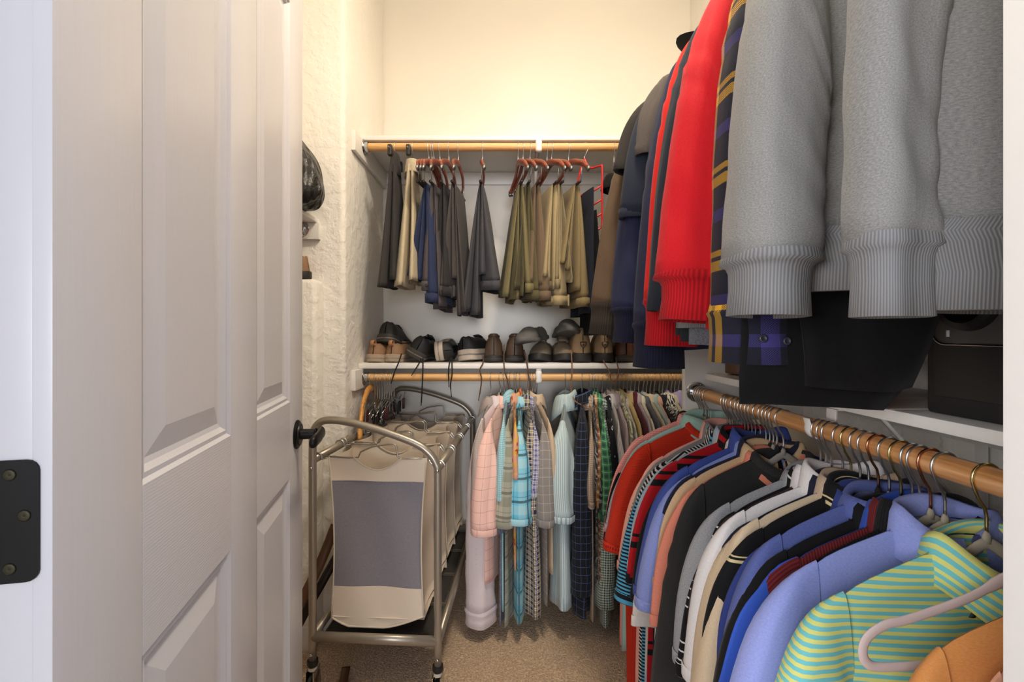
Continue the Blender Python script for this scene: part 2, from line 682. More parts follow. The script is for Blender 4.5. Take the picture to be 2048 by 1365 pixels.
# the upright board that carries the right shelf and rod
div = empty('divider_board', (0.785, 1.5025, 0.94))
tag(div, 'pale upright divider board at the far end of the right rod', 'board')
MB().box((0.592 - 0.785, -0.0125, -0.02), (XR - 0.785, 0.0125, 0.40), 0.002).build('panel', M_SHELF, div, angle=50)
sh_ru = shelf('upper_side_shelf', (0.66, YF + 0.002, 2.048), (XR, 1.97, 2.068), 'white painted top shelf high on the right wall', 'x')
cleat(sh_ru, (XR - 0.018, YF + 0.01, 1.97), (XR, 1.97, 2.048))
sh_l = shelf('left_shelf', (-1.25, 0.95, 1.640), (-0.735, YRET, 1.657), 'white shelf under the black plastic bag behind the door', 'x')
cleat(sh_l, (-1.25, YRET - 0.02, 1.575), (-0.728, YRET, 1.640))


def flange(parent, loc, axis, face):
    """chrome closet-pole socket: flat ring with screws and a cup; axis is the rod axis, face +-1 its direction"""
    m = MB()
    pr = [(0.0, 0.0), (0.033, 0.0), (0.034, 0.002), (0.032, 0.005), (0.023, 0.006), (0.0225, 0.020), (0.0205, 0.021), (0.0195, 0.006), (0.0, 0.006)]
    m.lathe([(r, h * face) for r, h in pr], 28, axis, loc)
    o = m.build('flange', M_CHROME, parent, angle=35)
    s = MB()
    for k in range(3):
        q = 2 * PI * k / 3 + 0.5
        d = {'x': (0.0055 * face, 0.028 * math.cos(q), 0.028 * math.sin(q)), 'y': (0.028 * math.sin(q), 0.0055 * face, 0.028 * math.cos(q))}[axis]
        s = MB().lathe([(0, 0), (0.004, 0), (0.003, 0.002 * face), (0, 0.0022 * face)], 10, axis, [loc[i] + d[i] for i in range(3)])
        s.build('screw', M_STEEL, o)
    return o


def rod(name, p0, p1, r, mat, label, flange0=True, flange1=True):
    p0, p1 = Vector(p0), Vector(p1)
    axis = 'x' if abs(p1.x - p0.x) > abs(p1.y - p0.y) else 'y'
    root = empty(name, p0)
    tag(root, label, 'rod')
    d = p1 - p0
    MB().tube([(0, 0, 0), d * 0.02, d * 0.5, d * 0.98, d], r, 20).build('pole', mat, root, angle=60)
    if flange0:
        flange(root, (0, 0, 0), axis, 1)
    if flange1:
        flange(root, tuple(d), axis, -1)
    return root


RR = 0.0175
rod('closet_rod', (XL + 0.018, Y_ROD, H_UP), (XR, Y_ROD, H_UP), RR, M_PINE_X, 'pale pine rod under the top shelf holding the trousers')
rod('closet_rod', (XL + 0.018, Y_ROD, H_LO), (XR, Y_ROD, H_LO), RR, M_PINE_X, 'pale pine rod under the shoe shelf holding button shirts')
rod('closet_rod', (X_ROD, YF, H_LO), (X_ROD, 1.49, H_LO), RR, M_PINE_Y, 'brown wooden rod on the right crowded with polo hangers', False, True)
rod('closet_rod', (X_ROD, YF, H_UP), (X_ROD, 1.94, H_UP), RR, M_PINE_Y, 'upper right rod the sweatshirts hang from', False, False)
rod('closet_rod', (-0.80, 0.96, 1.615), (-0.80, YRET - 0.02, 1.615), RR, M_PINE_Y, 'rod end on the left wall under the plastic bag', False, True)


def bracket(name, loc, rz, label, arm=0.385, drop=0.26, out=0.02):
    """shelf and rod bracket: wall leg, arm under the shelf, brace, strap and the hook that carries the rod.
    local x points from the wall into the room; origin on the wall under the shelf"""
    r = empty(name, loc, rz)
    tag(r, label, 'bracket')
    m = MB().box((0, -0.012, -drop), (0.003, 0.012, 0), 0.0008)
    m.build('wall_leg', M_SHELF, r)
    MB().box((0, -0.012, -0.003), (arm, 0.012, 0.0), 0.0008).build('arm', M_SHELF, r)
    MB().tube([(0.003, 0, -drop + 0.01), (arm * 0.72, 0, -0.004)], 0.009, 4, flat=(0.3, 1.0), up=(0, 1, 0)).build('brace', M_SHELF, r)
    return r


def bracket_hook(r, rx, rz_, arm):
    # strap in front of the shelf edge down to the rod, then a cradle under it
    pts = [(arm, 0, 0.0), (arm + 0.003, 0, -0.012)]
    cx, cz = rx, rz_
    R = RR + 0.003
    for a in range(150, -60, -15):
        q = math.radians(a + 0)
        pts.append((cx + R * math.cos(PI - q) * -1, 0, cz + R * math.sin(q) * -1))
    MB().tube(pts, 0.012, 6, flat=(0.22, 1.0), up=(0, 1, 0)).build('hook', M_SHELF, r)


for zz, lab in ((2.048, 'white metal bracket gripping the trouser rod'), (1.050, 'white metal bracket gripping the shirt rod under the shoe shelf')):
    b = bracket('rod_bracket', (0.152, YB - 0.018, zz), -PI / 2, lab, arm=0.40, drop=0.30)
    hz = (H_UP if zz > 1.5 else H_LO) - zz
    # strap and cradle (front face shows as a short white band across the rod)
    MB().box((0.378, -0.014, hz - 0.026), (0.404, 0.014, hz + 0.030), 0.010).build('cradle', M_SHELF, b)
    MB().box((0.384, -0.011, hz + 0.018), (0.398, 0.011, 0.0), 0.002).build('strap', M_SHELF, b)
b = bracket('rod_bracket', (XR - 0.018, 0.915, 1.050), PI, 'white metal bracket with a hook gripping the right rod', arm=0.30, drop=0.25)
MB().box((0.300, -0.013, -0.050), (0.305, 0.013, 0.0), 0.001).build('strap', M_SHELF, b)
pts = [Vector((0.302, 0, -0.045))]
cx, cz = XR - 0.018 - X_ROD, H_LO - 1.050
for a in range(-20, -215, -15):
    q = math.radians(a)
    pts.append(Vector((cx - 0.0195 * math.cos(q), 0, cz + 0.0195 * math.sin(q))))
pts.append(pts[-1] + Vector((0.004, 0, 0.014)))
MB().tube(pts, 0.011, 8, flat=(0.2, 1.0), up=(0, 1, 0)).build('hook', M_SHELF, b)

# ceiling lamp (above the frame)
cl = empty('ceiling_lamp', (LAMP[0], LAMP[1], ZC))
tag(cl, 'round ceiling lamp over the closet floor', 'lamp')
MB().lathe([(0, 0), (0.16, 0), (0.16, -0.02), (0.14, -0.03), (0, -0.03)], 32).build('base', M_TRIM, cl, angle=40)

# ------------------------------------------------------------------ the open door
TH = math.atan2(189, FPX)                       # opened past ninety degrees
door = empty('door_1', (-0.3324, 0.335, 0.012))
door.rotation_euler = (0, 0, PI / 2 + TH)
struct(door)
door['label'] = 'white panelled closet door standing open'
DW, DH, DT = 0.798, 2.03, 0.035
# local: x along the door from hinge edge, -y is the visible face (towards the room), z up


def door_mat(name, axis):
    k = NT(name)
    v = k.obj()
    s = (2.0, 10, 60) if axis == 'x' else (60, 10, 2.0)
    n = k.noise(k.mapping(v, s), 3.0, 4, 0.6)
    wv = k.n('ShaderNodeTexWave', wave_type='BANDS', bands_direction='Z' if axis == 'x' else 'X')
    k.t.links.new(v, wv.inputs['Vector'])
    wv.inputs['Scale'].default_value = 90 if axis == 'x' else 45
    wv.inputs['Distortion'].default_value = 6.0 if axis == 'z' else 3.0
    wv.inputs['Detail'].default_value = 2
    wv.inputs['Detail Scale'].default_value = 0.6
    h = k.math('ADD', n, k.math('MULTIPLY', wv.outputs['Fac'], 0.5))
    k.bump(h, 0.05 if axis == 'z' else 0.09, 0.002)
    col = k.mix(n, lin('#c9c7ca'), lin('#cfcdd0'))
    return k.fin(col, 0.34, spec=0.45)


M_DOORV, M_DOORH = door_mat('door_paint_upright_grain', 'z'), door_mat('door_paint_cross_grain', 'x')
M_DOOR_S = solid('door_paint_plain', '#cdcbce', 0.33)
cols = [(0.0, 0.115), (0.342, 0.458), (0.679, DW)]
z_lo, z_a, z_b, z_top = 0.22, 0.871, 1.039, 1.918
# core behind the panels
MB().box((0, 0.012, 0), (DW, DT, DH), 0.001).build('core', M_DOOR_S, door)
for i, (a, b_) in enumerate(cols):
    MB().box((a, 0, 0), (b_, 0.0125, DH), 0.001).build('stile', M_DOORV, door, angle=40)
for (za, zb) in ((0.0, z_lo), (z_a, z_b), (z_top, DH)):
    for xa, xb in ((0.115, 0.342), (0.458, 0.679)):
        MB().box((xa, 0, za), (xb, 0.0125, zb), 0.0).build('rail', M_DOORH, door, angle=40)
for xa, xb in ((0.115, 0.342), (0.458, 0.679)):
    for za, zb in ((z_lo, z_a), (z_b, z_top)):
        prof = [(0, 0.0), (0.004, 0.0045), (0.010, 0.0035), (0.016, 0.0085), (0.022, 0.0100), (0.050, 0.0030), (0.054, 0.0030)]
        vs, fs = [], []
        for ins, dep in prof:
            vs += [(xa + ins, dep, za + ins), (xb - ins, dep, za + ins), (xb - ins, dep, zb - ins), (xa + ins, dep, zb - ins)]
        for k_ in range(len(prof) - 1):
            for s in range(4):
                s2 = (s + 1) % 4
                fs.append((k_ * 4 + s, k_ * 4 + s2, k_ * 4 + 4 + s2, k_ * 4 + 4 + s))
        e = (len(prof) - 1) * 4
        fs.append((e, e + 1, e + 2, e + 3))
        m = MB()
        m.add(vs, fs)
        m.build('panel', M_DOORV, door, angle=14)
# hinge leaf on the hinge edge (middle hinge) and its screws
hz = CAM_H - (1040 - VPY) / FPX * 0.333 - 0.012
hl = MB()
hp = []
r_ = 0.008
w_, hh = 0.030, 0.0445
for cx_, cz_, a0 in ((-w_ / 2 + r_, -hh + r_, 180), (w_ / 2, -hh, None), (w_ / 2, hh, None), (-w_ / 2 + r_, hh - r_, 90)):
    if a0 is None:
        hp.append((cx_, cz_))
    else:
        for k_ in range(5):
            q = math.radians(a0 + k_ * 22.5)
            hp.append((cx_ + r_ * math.cos(q), cz_ + r_ * math.sin(q)))
Mh = Matrix.Translation((0, 0.0225, hz)) @ Matrix(((0, 0, 1, 0), (1, 0, 0, 0), (0, 1, 0, 0), (0, 0, 0, 1)))
hl.prism(hp, -0.0015, 0.001, Mh)
hinge = hl.build('hinge', M_BLACKMETAL, door, angle=40, label='dark hinge leaf')
for dy, dz in ((0.003, 0.034), (-0.006, 0.004), (0.003, -0.034)):
    MB().lathe([(0, -0.0016), (0.0045, -0.0016), (0.0035, -0.0022), (0.001, -0.0018), (0, -0.0018)], 12, 'x', (0, 0.0225 + dy, hz + dz)).build('screw', solid('old_screw', '#3a3628', 0.5, 0.7), hinge)
# lever handle
kz = 0.967 - 0.012
kn = MB().lathe([(0, 0), (0.033, 0), (0.0335, -0.003), (0.031, -0.006), (0.026, -0.007), (0.025, -0.010), (0.012, -0.011), (0, -0.011)], 32, 'y', (0.738, 0, kz)).build('rosette', M_BLACKMETAL, door, angle=35, label='black round door rosette')
MB().lathe([(0, -0.009), (0.0125, -0.009), (0.0115, -0.040), (0.0135, -0.042), (0.0135, -0.044), (0, -0.044)], 24, 'y', (0.738, 0, kz)).build('neck', M_BLACKMETAL, kn, angle=35)
MB().tube(bez([(0.752, -0.052, kz), (0.738, -0.053, kz), (0.70, -0.054, kz - 0.002), (0.655, -0.050, kz - 0.005)], 12), [0.010, 0.0125] + [0.0115] * 9 + [0.008], 16, flat=(0.75, 1.2), up=(0, 0, 1)).build('lever', M_BLACKMETAL, kn)

# ------------------------------------------------------------------ garments on hangers
def sstep(a, b, x):
    x = np.asarray(x, float)
    t = np.clip((x - a) / (b - a), 0, 1)
    return t * t * (3 - 2 * t)


def folds(rs, n):
    return [(rs.uniform(0.6, 1.0) / (1 + 0.5 * i), rs.uniform(1.2, 2.2) + 1.7 * i, rs.uniform(0, 6.28), rs.uniform(-1.2, 1.2)) for i in range(n)]


def body_mesh(p, rs):
    S, C, H, L, zt, B = p['S'], p['C'], p['H'], p['L'], p['zt'], p['B']
    neck, slope = p['neck'], p['slope']
    nc, nr = 25, 26
    fr = p['front']
    t1 = np.sin(np.linspace(-PI / 2, PI / 2, nc))
    t = np.concatenate([t1, t1[::-1][1:-1]])                  # front then back
    side = np.concatenate([np.ones(nc), -np.ones(nc - 2)])
    side[0] = side[nc - 1] = 0
    w = np.linspace(0, 1, nr) ** 1.5
    T, Wv = np.meshgrid(t, w)
    SD = np.meshgrid(side, w)[0]
    hw = S + (C - S) * sstep(0.02, 0.30, Wv) + (H - C) * sstep(0.35, 1.0, Wv)
    u = T * hw
    u0 = np.abs(T) * S
    z0 = zt - slope * np.maximum(0, u0 - neck) - 0.035 * np.abs(T) ** 10
    zn = np.where(u0 < neck, (SD * fr > 0) * -0.035 * np.sqrt(np.clip(1 - (u0 / neck) ** 2, 0, 1)), 0)
    z0 = z0 + zn
    hem = p['hemvar'] * (np.cos(T * PI) - 0.2) * -1 if p['tails'] else 0.006 * np.sin(3 * T + p['ph'])
    zh = -L + hem + p['rise'] * sstep(0.06, -0.06, T * H) 
    z = z0 + Wv * (zh - z0)
    edge = np.sqrt(np.clip(1 - np.abs(T) ** 2.6, 0, 1))
    bw = 0.0006 + 0.0064 * sstep(0.0, 0.02, Wv) + (B - 0.007) * sstep(0.0, 0.22, Wv) + B * (p['flare'] - 1) * sstep(0.3, 1, Wv)
    b = bw * edge
    nk = (min(0.038, 0.014 + 1.1 * B) - 0.004) * np.sqrt(np.clip(1 - (u0 / neck) ** 2, 0, 1)) * (1 - sstep(0.0, 0.14, Wv))
    b = np.maximum(b, nk)
    f = np.zeros_like(u)
    for a, k, ph, ps in folds(rs, 4):
        f += a * np.sin(k * PI * T * 0.9 + ph + ps * 2 * Wv)
    f *= p['fold'] * sstep(0.05, 0.9, Wv)
    f2 = np.zeros_like(u)
    for a, k, ph, ps in folds(rs, 3):
        f2 += a * np.sin(k * 1.6 * PI * T + ph + 3 * ps * Wv)
    v = SD * b + f + SD * f2 * p['fold'] * 0.35 * sstep(0.1, 0.8, Wv) * edge
    v = v + p['lean'] * Wv
    a = p['twist'] * Wv
    uu = u * np.cos(a) - v * np.sin(a)
    vv = u * np.sin(a) + v * np.cos(a)
    P = np.stack([uu, vv, z], -1)
    mid_r = P[nr // 2]
    arc = np.concatenate([[0], np.cumsum(np.linalg.norm(np.diff(mid_r[:, :2], axis=0), axis=1))])
    UV = np.stack([np.broadcast_to(arc - arc[nc // 2] + 2.0, u.shape), z], -1)
    # inner lip at the hem
    lip = P[-1:].copy()
    lip[..., 1] *= 0.8
    lip2 = lip.copy()
    lip2[..., 2] += 0.05
    P = np.concatenate([P, lip, lip2], 0)
    UV = np.concatenate([UV, UV[-1:], UV[-1:] + np.array([0, 0.05])], 0)
    m = MB()
    m.grid(P, UV, close_u=True)
    return m, z0


def sleeve_mesh(p, rs, sgn, cuff=False):
    """flattened tube between an outer and an inner edge curve"""
    S, C, zt = p['S'], p['C'], p['zt']
    zS = zt - p['slope'] * (S - p['neck']) - 0.006
    long_ = p['sl'] == 'long'
    Ls, ex, wend = p['sL'], p['sex'], p['swid']
    n = 32 if long_ else 16
    s = np.linspace(0, 1, n)
    O0, O1 = np.array([S - 0.030, zS + 0.36 * 0.030 + 0.004]), np.array([S + 0.045 + ex * 0.35, zS - Ls * 0.10])
    O2 = np.array([S + ex, zS - Ls])
    I0 = np.array([C - 0.075, zS - p['arm']])
    d = O2 - O1
    d = d / np.linalg.norm(d)
    nrm = np.array([-d[1], d[0]])
    if nrm[0] > 0:
        nrm = -nrm
    I2 = O2 + nrm * wend
    I1 = (I0 + I2) / 2 + np.array([0.01, -0.02])

    def q(a, b_, c):
        return ((1 - s) ** 2)[:, None] * a + (2 * s * (1 - s))[:, None] * b_ + (s ** 2)[:, None] * c
    O, I = q(O0, O1, O2), q(I0, I1, I2)
    ns = 28
    th = np.linspace(0, 2 * PI, ns, endpoint=False) + PI     # start at the inner edge
    cth, sth = np.cos(th), np.sin(th)
    ct = np.sign(cth) * np.abs(cth) ** 0.85
    mid, half = (O + I) / 2, (O - I) / 2
    thick = p['B'] * 0.75 + (p['st'] - p['B'] * 0.75) * sstep(0.0, 0.5, s)
    thick = thick * (0.72 + 0.28 * sstep(0.0, 0.22, s))
    P = np.zeros((n, ns, 3))
    fl = folds(rs, 3)
    wr = rs.uniform(0, 6)
    cr = [(rs.uniform(0, 2 * PI), rs.uniform(-0.9, 0.9), rs.uniform(0.5, 1.0) * p['crease'], rs.uniform(0.22, 0.42)) for _ in range(5)]
    el = rs.uniform(0.35, 0.6)
    for i in range(n):
        rad = np.ones(ns)
        for th0, dr, am, sg in cr:
            dth = (th - th0 - dr * s[i] + PI) % (2 * PI) - PI
            rad -= am * np.exp(-(dth / sg) ** 2) * sstep(0.12, 0.4, s[i]) * (1 - 0.6 * sstep(0.85, 1.0, s[i]))
        if long_:
            rad += 0.035 * np.sin(s[i] * 60 + 2.2 * np.sin(th + wr)) * np.exp(-((s[i] - el) / 0.10) ** 2)
        du = half[i][0] * ct * rad
        dz = half[i][1] * ct * rad
        vv = thick[i] * np.sign(sth) * np.abs(sth) ** 0.8 * rad
        f = sum(a * math.sin(k * 2.2 * s[i] + ph) for a, k, ph, ps in fl)
        g = np.sin(ct * 4.2 + wr + 2.0 * s[i]) * 0.35 * p['sfold'] * sstep(0.1, 0.6, s[i])
        # wrinkles that gather above the cuff of a long sleeve
        if long_:
            vv = vv + np.sin(s[i] * 46 + ct * 2.0 + wr) * 0.0022 * sstep(0.55, 0.9, s[i]) * (np.abs(sth) > 0.2)
        P[i, :, 0] = mid[i][0] + du
        P[i, :, 1] = vv + g + f * p['sfold'] * 0.5 * s[i] + p['sv'] * s[i] ** 1.3
        P[i, :, 2] = mid[i][1] + dz
    per = np.cumsum(np.concatenate([[0], np.linalg.norm(np.diff(mid, axis=0), axis=1)]))
    wid = np.linalg.norm(half, axis=1)
    rg = P[n // 2]
    arc = np.concatenate([[0], np.cumsum(np.linalg.norm(np.diff(rg, axis=0), axis=1))])
    UV = np.stack([np.broadcast_to(arc, (n, ns)), P[..., 2]], -1) + 1.0
    cen = P[-1].mean(0)
    cuff_ring = P[-1].copy()
    lip = P[-1:] * 0.86 + cen * 0.14
    up = np.array([-(O2 - O1)[0], 0, -(O2 - O1)[1]])
    up = up / np.linalg.norm(up)
    lip2 = lip + up * 0.045
    Pf = np.concatenate([P, lip, lip2], 0)
    UVf = np.concatenate([UV, UV[-1:], UV[-1:]], 0)
    P2 = Pf.copy()
    P2[..., 0] *= sgn
    a = p['twist'] * 0.15
    m = MB()
    m.grid(P2, UVf, close_u=True)
    mc = None
    if p['cuff']:
        h, sc = p['cuff']
        rows, uvs = [], []
        for k, (f, e) in enumerate([(-0.012, 0.985), (0.0, 1.03), (0.004, sc + 0.08), (0.012, sc + 0.02), (h * 0.5, sc), (h, sc + 0.04), (h + 0.001, (sc + .04) * 0.9), (h - 0.03, sc * 0.85)]):
            r = cen + (cuff_ring - cen) * np.array([e, min(1.2, e * 1.05), e]) - up * f
            rows.append(r)
            uvs.append(np.stack([np.arange(ns) * 0.0117, np.full(ns, -f)], -1))
        R = np.array(rows)
        R[..., 0] *= sgn
        mc = MB()
        mc.grid(R, np.array(uvs), close_u=True)
    elif p['hemline']:
        rows = []
        for f, e in [(-0.024, 1.012), (-0.022, 1.025), (0.0, 1.02), (0.002, 1.0), (0.0, 0.93), (-0.02, 0.9)]:
            r = cen + (cuff_ring - cen) * e - up * f
            rows.append(r)
        R = np.array(rows)
        R[..., 0] *= sgn
        mc = MB()
        uvs = np.stack([np.broadcast_to(np.arange(ns) * 0.0078, (6, ns)), np.broadcast_to(np.arange(6)[:, None] * 0.006, (6, ns))], -1)
        mc.grid(R, uvs, close_u=True)
    return m, mc


def collar_mesh(p, kind):
    a, b = p['neck'] + 0.003, min(0.038, 0.014 + 1.1 * p['B'])
    n = 33
    fr = p['front']
    zt = p['zt']
    m = MB()
    if kind == 'crew':
        q = np.linspace(0, 2 * PI, n)
        rows = []
        for off, dz in [(0.012, -0.012), (0.008, 0.0), (0.0, 0.006), (-0.006, 0.0), (-0.008, -0.012)]:
            x, y = (a + off) * np.cos(q), (b + off) * np.sin(q)
            z = zt + dz - 0.035 * np.clip(np.sin(q) * fr, 0, 1) ** 1.2 + 0.004
            rows.append(np.stack([x, y, z], -1))
        m.grid(np.array(rows), np.stack([np.broadcast_to(q * 0.06, (5, n)), np.broadcast_to(np.arange(5)[:, None] * 0.006, (5, n))], -1))
        return m
    # turned-down collar, open at the front
    q = np.linspace(0.16, 2 * PI - 0.16, n) + PI / 2 * fr
    rows, uvs = [], []
    hs, fall = p['chs'], p['cfall']
    wob = 0.005 * np.sin(q * 2 + p['ph']) + 0.004 * np.sin(q * 3 + 2 * p['ph'])
    front = np.clip(np.sin(q) * fr, 0, 1)
    pt = np.clip((np.cos(np.linspace(0.16, 2 * PI - 0.16, n)) - 0.2) / 0.8, 0, 1) ** 2      # collar points
    prof = [(0.0, 0.0, 0), (-0.004, hs * 0.6, 0), (0.000, hs, 0), (0.006, hs + 0.002, 0), (0.012, hs * 0.55, .3), (0.017, hs * 0.3 - fall * 0.5, .7), (0.020, hs * 0.3 - fall, 1), (0.0185, hs * 0.3 - fall - 0.001, 1), (0.012, hs * 0.3 - fall * .6, .8)]
    for k, (off, dz, pk) in enumerate(prof):
        x = (a + off) * np.cos(q)
        y = (b + off) * np.sin(q)
        z = zt + dz - 0.030 * front ** 1.5 - pt * pk * 0.022 + wob * (dz > 0) * 1.0 + 0.006 * np.sin(q * 2) * pk
        y = y + fr * pt * pk * 0.008
        rows.append(np.stack([x, y, z], -1))
        uvs.append(np.stack([q * 0.07, np.full(n, dz + off)], -1))
    m.grid(np.array(rows), np.array(uvs))
    return m


def hook_pts(front=1.0, neck=-0.075, rr=RR):
    """question-mark hook over the rod in the local x-z plane (x across the rod)"""
    R = rr + 0.002
    pts = [(0.0, 0, neck)]
    pts += [(0.0, 0, neck + 0.018), (0.001 * front, 0, -R - 0.022), (0.012 * front, 0, -R - 0.004)]
    for a in range(-28, 215, 14):
        q = math.radians(a)
        pts.append((R * math.cos(q) * front, 0, R * math.sin(q)))
    return pts


def hanger(name, kind, label, loc, rz, group, bar=None, hookmat=None, flip=1, w=0.215, tilt=0.0, drop=0.0):
    """kinds: velvet (loop with straight lower bar), wire, wood"""
    r = empty(name, loc, rz)
    r.rotation_euler = (0, tilt, rz)
    tag(r, label, 'hanger', group)
    MB().tube(bez(hook_pts(flip), 30), 0.0022 if kind != 'wood' else 0.0019, 7).build('hook', hookmat or M_HOOK, r)
    if kind == 'velvet':
        m = MB()
        top, tip, low = -0.080, -0.150, -0.185
        pts = []
        half = [(0.0, top - 0.004), (0.025, top - 0.006), (0.055, top - 0.016), (0.10, top - 0.036), (w - 0.055, -0.136), (w - 0.03, -0.140), (w - 0.008, -0.152), (w, -0.168), (w - 0.006, -0.184), (w - 0.03, low - 0.004), (w * 0.5, low - 0.004), (0.0, low - 0.004)]
        half = [(x, z - drop * min(1.0, x / 0.05)) for x, z in half]
        right = [(x, 0, z) for x, z in half]
        left = [(-x, 0, z) for x, z in half[1:-1]][::-1]
        loop = right + left
        cl_ = []
        P = [Vector(q) for q in loop]
        n = len(P)
        for i in range(n):
            a, b_, c, d = P[i - 1], P[i], P[(i + 1) % n], P[(i + 2) % n]
            for u in (0, .25, .5, .75):
                cl_.append(0.5 * ((2 * b_) + (c - a) * u + (2 * a - 5 * b_ + 4 * c - d) * u * u + (3 * b_ - a - 3 * c + d) * u ** 3))
        rad = [0.0078 if (abs(q.x) < 0.07 and q.z > -0.13) else 0.0058 for q in cl_]
        m.tube(cl_, rad, 10, closed=True, flat=(1.0, 0.42), up=(0, 1, 0))
        m.build('frame', bar, r)
        MB().tube([(0, 0, top - 0.004), (0, 0, top + 0.006), (0, 0, top + 0.012)], [0.0065, 0.0055, 0.003], 10, flat=(1, 0.6), up=(0, 1, 0)).build('neck', bar, r)
    elif kind == 'plastic':
        half = [(0.0, -0.078), (0.03, -0.084), (0.05, -0.098), (0.10, -0.115), (w, -0.150)]
        for s in (1, -1):
            MB().tube(bez([(s * x, 0, z) for x, z in half], 14), [0.007] * 5 + [0.005] * 9, 8, flat=(1, .6), up=(0, 1, 0)).build('arm', bar, r)
    elif kind == 'wood':
        # curved wooden shoulders, seen end-on, with metal tips and a trouser bar below
        for s in (1, -1):
            pts = bez([(0, 0, -0.074), (s * 0.03, 0, -0.078), (s * 0.09, 0, -0.098), (s * 0.155, s * 0.010, -0.128), (s * (w - 0.02), s * 0.018, -0.150)], 14)
            MB().tube(pts, [0.0145] * 4 + [0.0130] * 6 + [0.0125] * 4, 10, flat=(1.0, 0.48), up=(0, 1, 0)).build('shoulder', bar, r)
            e = Vector(pts[-1])
            MB().tube([e - Vector((s * .003, 0, 0)), e + Vector((s * 0.012, 0, -0.008)), e + Vector((s * 0.016, 0, -0.013))], [0.0135, 0.012, 0.006], 10, flat=(1, .55), up=(0, 1, 0)).build('tip', M_STEEL, r)
            MB().tube([(s * 0.14, s * 0.008, -0.120), (s * 0.135, s * 0.004, -0.195)], 0.0016, 6).build('bar_wire', M_STEEL, r)
        MB().tube([(-0.137, 0, -0.195), (0.137, 0, -0.195)], 0.006, 10).build('trouser_bar', solid('dark_bar', '#241a18', 0.5), r)
    return r


M_VGREY = solid('grey_velvet', '#8c857c', 0.85, noise=0.06, nscale=500, bump=0.2, bscale=900)
M_VBLACK = solid('black_velvet', '#141315', 0.9, bump=0.2, bscale=900)
M_VTAUPE = solid('taupe_velvet', '#a39a88', 0.85, noise=0.06, nscale=500)
M_VBLUSH = solid('blush_velvet', '#c9b6b2', 0.8, noise=0.05, nscale=500)
M_VGREEN = solid('sage_velvet', '#7d8a78', 0.85, noise=0.06, nscale=500)
M_VBROWN = solid('brown_velvet', '#4a3330', 0.85)
M_CHERRY = wood_mat('cherry_wood', '#5d2a1c', '#8f4a34', '#a9604a', 1.5, 'x', 0.3)
M_COPPER = solid('copper_hook', '#c58a6c', 0.25, 1.0)
M_BRASS = solid('pale_brass_hook', '#d3c48e', 0.25, 1.0)

RODS = {
    'BL': lambda s: ((s, Y_ROD, H_LO), -PI / 2),
    'BU': lambda s: ((s, Y_ROD, H_UP), -PI / 2),
    'RL': lambda s: ((X_ROD, s, H_LO), PI),
    'RU': lambda s: ((X_ROD, s, H_UP), PI),
}
SEED = [11]
BUTTON = solid('shirt_button', '#d8d2c8', 0.4)


def garment(rod_, s, name, label, cat, group, mat, sl='short', yaw=0.0, S=0.215, C=0.255, H=0.262, L=0.80, B=0.014, fold=0.008,
            collar='polo', ctrl=None, sleeves=(1, -1), hk='velvet', hb=None, hkm=None, hlabel=None, front=1, trim=None, colmat=None,
            cuffmat=None, tails=False, rib=None, hemrib=False, show_hanger=True, **kw):
    SEED[0] += 1
    rs = random.Random(SEED[0])
    loc, rz = RODS[rod_](s)
    rz += math.radians(yaw + rs.uniform(-2.0, 2.0))
    p = dict(S=S, C=C, H=H, L=L, zt=-0.088, B=B, neck=0.058, slope=0.36, front=front, fold=fold, twist=0.0, lean=0.0, flare=1.25, tails=tails,
             hemvar=0.022, rise=0.0, crease=0.13, ph=rs.uniform(0, 6), sl=sl, arm=0.235, sfold=0.010, sv=0.0, cuff=None, hemline=(sl == 'short'), chs=rs.uniform(0.012, 0.028), cfall=rs.uniform(0.028, 0.040),
             sL=0.27, sex=0.105, swid=0.165, st=B * 1.5)
    if sl == 'long':
        p.update(sL=0.60, sex=0.085, swid=0.105)
    if 'zt' not in kw and rod_ in ('BL', 'RL'):
        p['zt'] += rs.uniform(-0.012, 0.008)
        p['slope'] += rs.uniform(0.0, 0.10)
    p.update(kw)
    root = empty(name, loc, rz)
    tag(root, label, cat, group)
    m, _ = body_mesh(p, rs)
    m.build('body', mat, root)
    for sg in sleeves:
        if not sl:
            break
        ms, mc = sleeve_mesh(p, rs, sg)
        ms.build('sleeve', mat, root)
        if mc is not None:
            mc.build('cuff' if p['cuff'] else 'sleeve_hem', cuffmat or trim or mat, root)
    if collar:
        collar_mesh(p, 'crew' if collar == 'crew' else 'polo').build('collar', colmat or trim or mat, root)
    if hemrib:
        # ribbed waistband
        zb = -p['L']
        q = np.linspace(0, 2 * PI, 49)
        rows = []
        for f, e in [(0.02, 0.95), (0.008, 1.0), (-0.002, 0.97), (-0.03, 0.94), (-0.065, 0.95), (-0.066, 0.88), (-0.03, 0.85)]:
            cx = np.sign(np.cos(q)) * np.abs(np.cos(q)) ** 0.7
            rows.append(np.stack([H * e * cx, p['B'] * p['flare'] * e * np.sin(q) * 1.22 + p['lean'] + 0.006 * np.sin(cx * 5 + p['ph']), np.full(49, zb + f)], -1))
        mm = MB()
        uvs = np.stack([np.broadcast_to(np.arange(49) * 0.022, (7, 49)), np.broadcast_to(np.arange(7)[:, None] * 0.01, (7, 49))], -1)
        mm.grid(np.array(rows), uvs)
        mm.build('waistband', cuffmat or mat, root)
    if show_hanger:
        hanger('clothes_hanger', hk, hlabel or ('hanger holding the ' + label)[:90], loc, rz, 'hangers with clothes on them', hb or M_VGREY, hkm, flip=1, w=min(0.195, S - 0.035), drop=0.024)
    return root


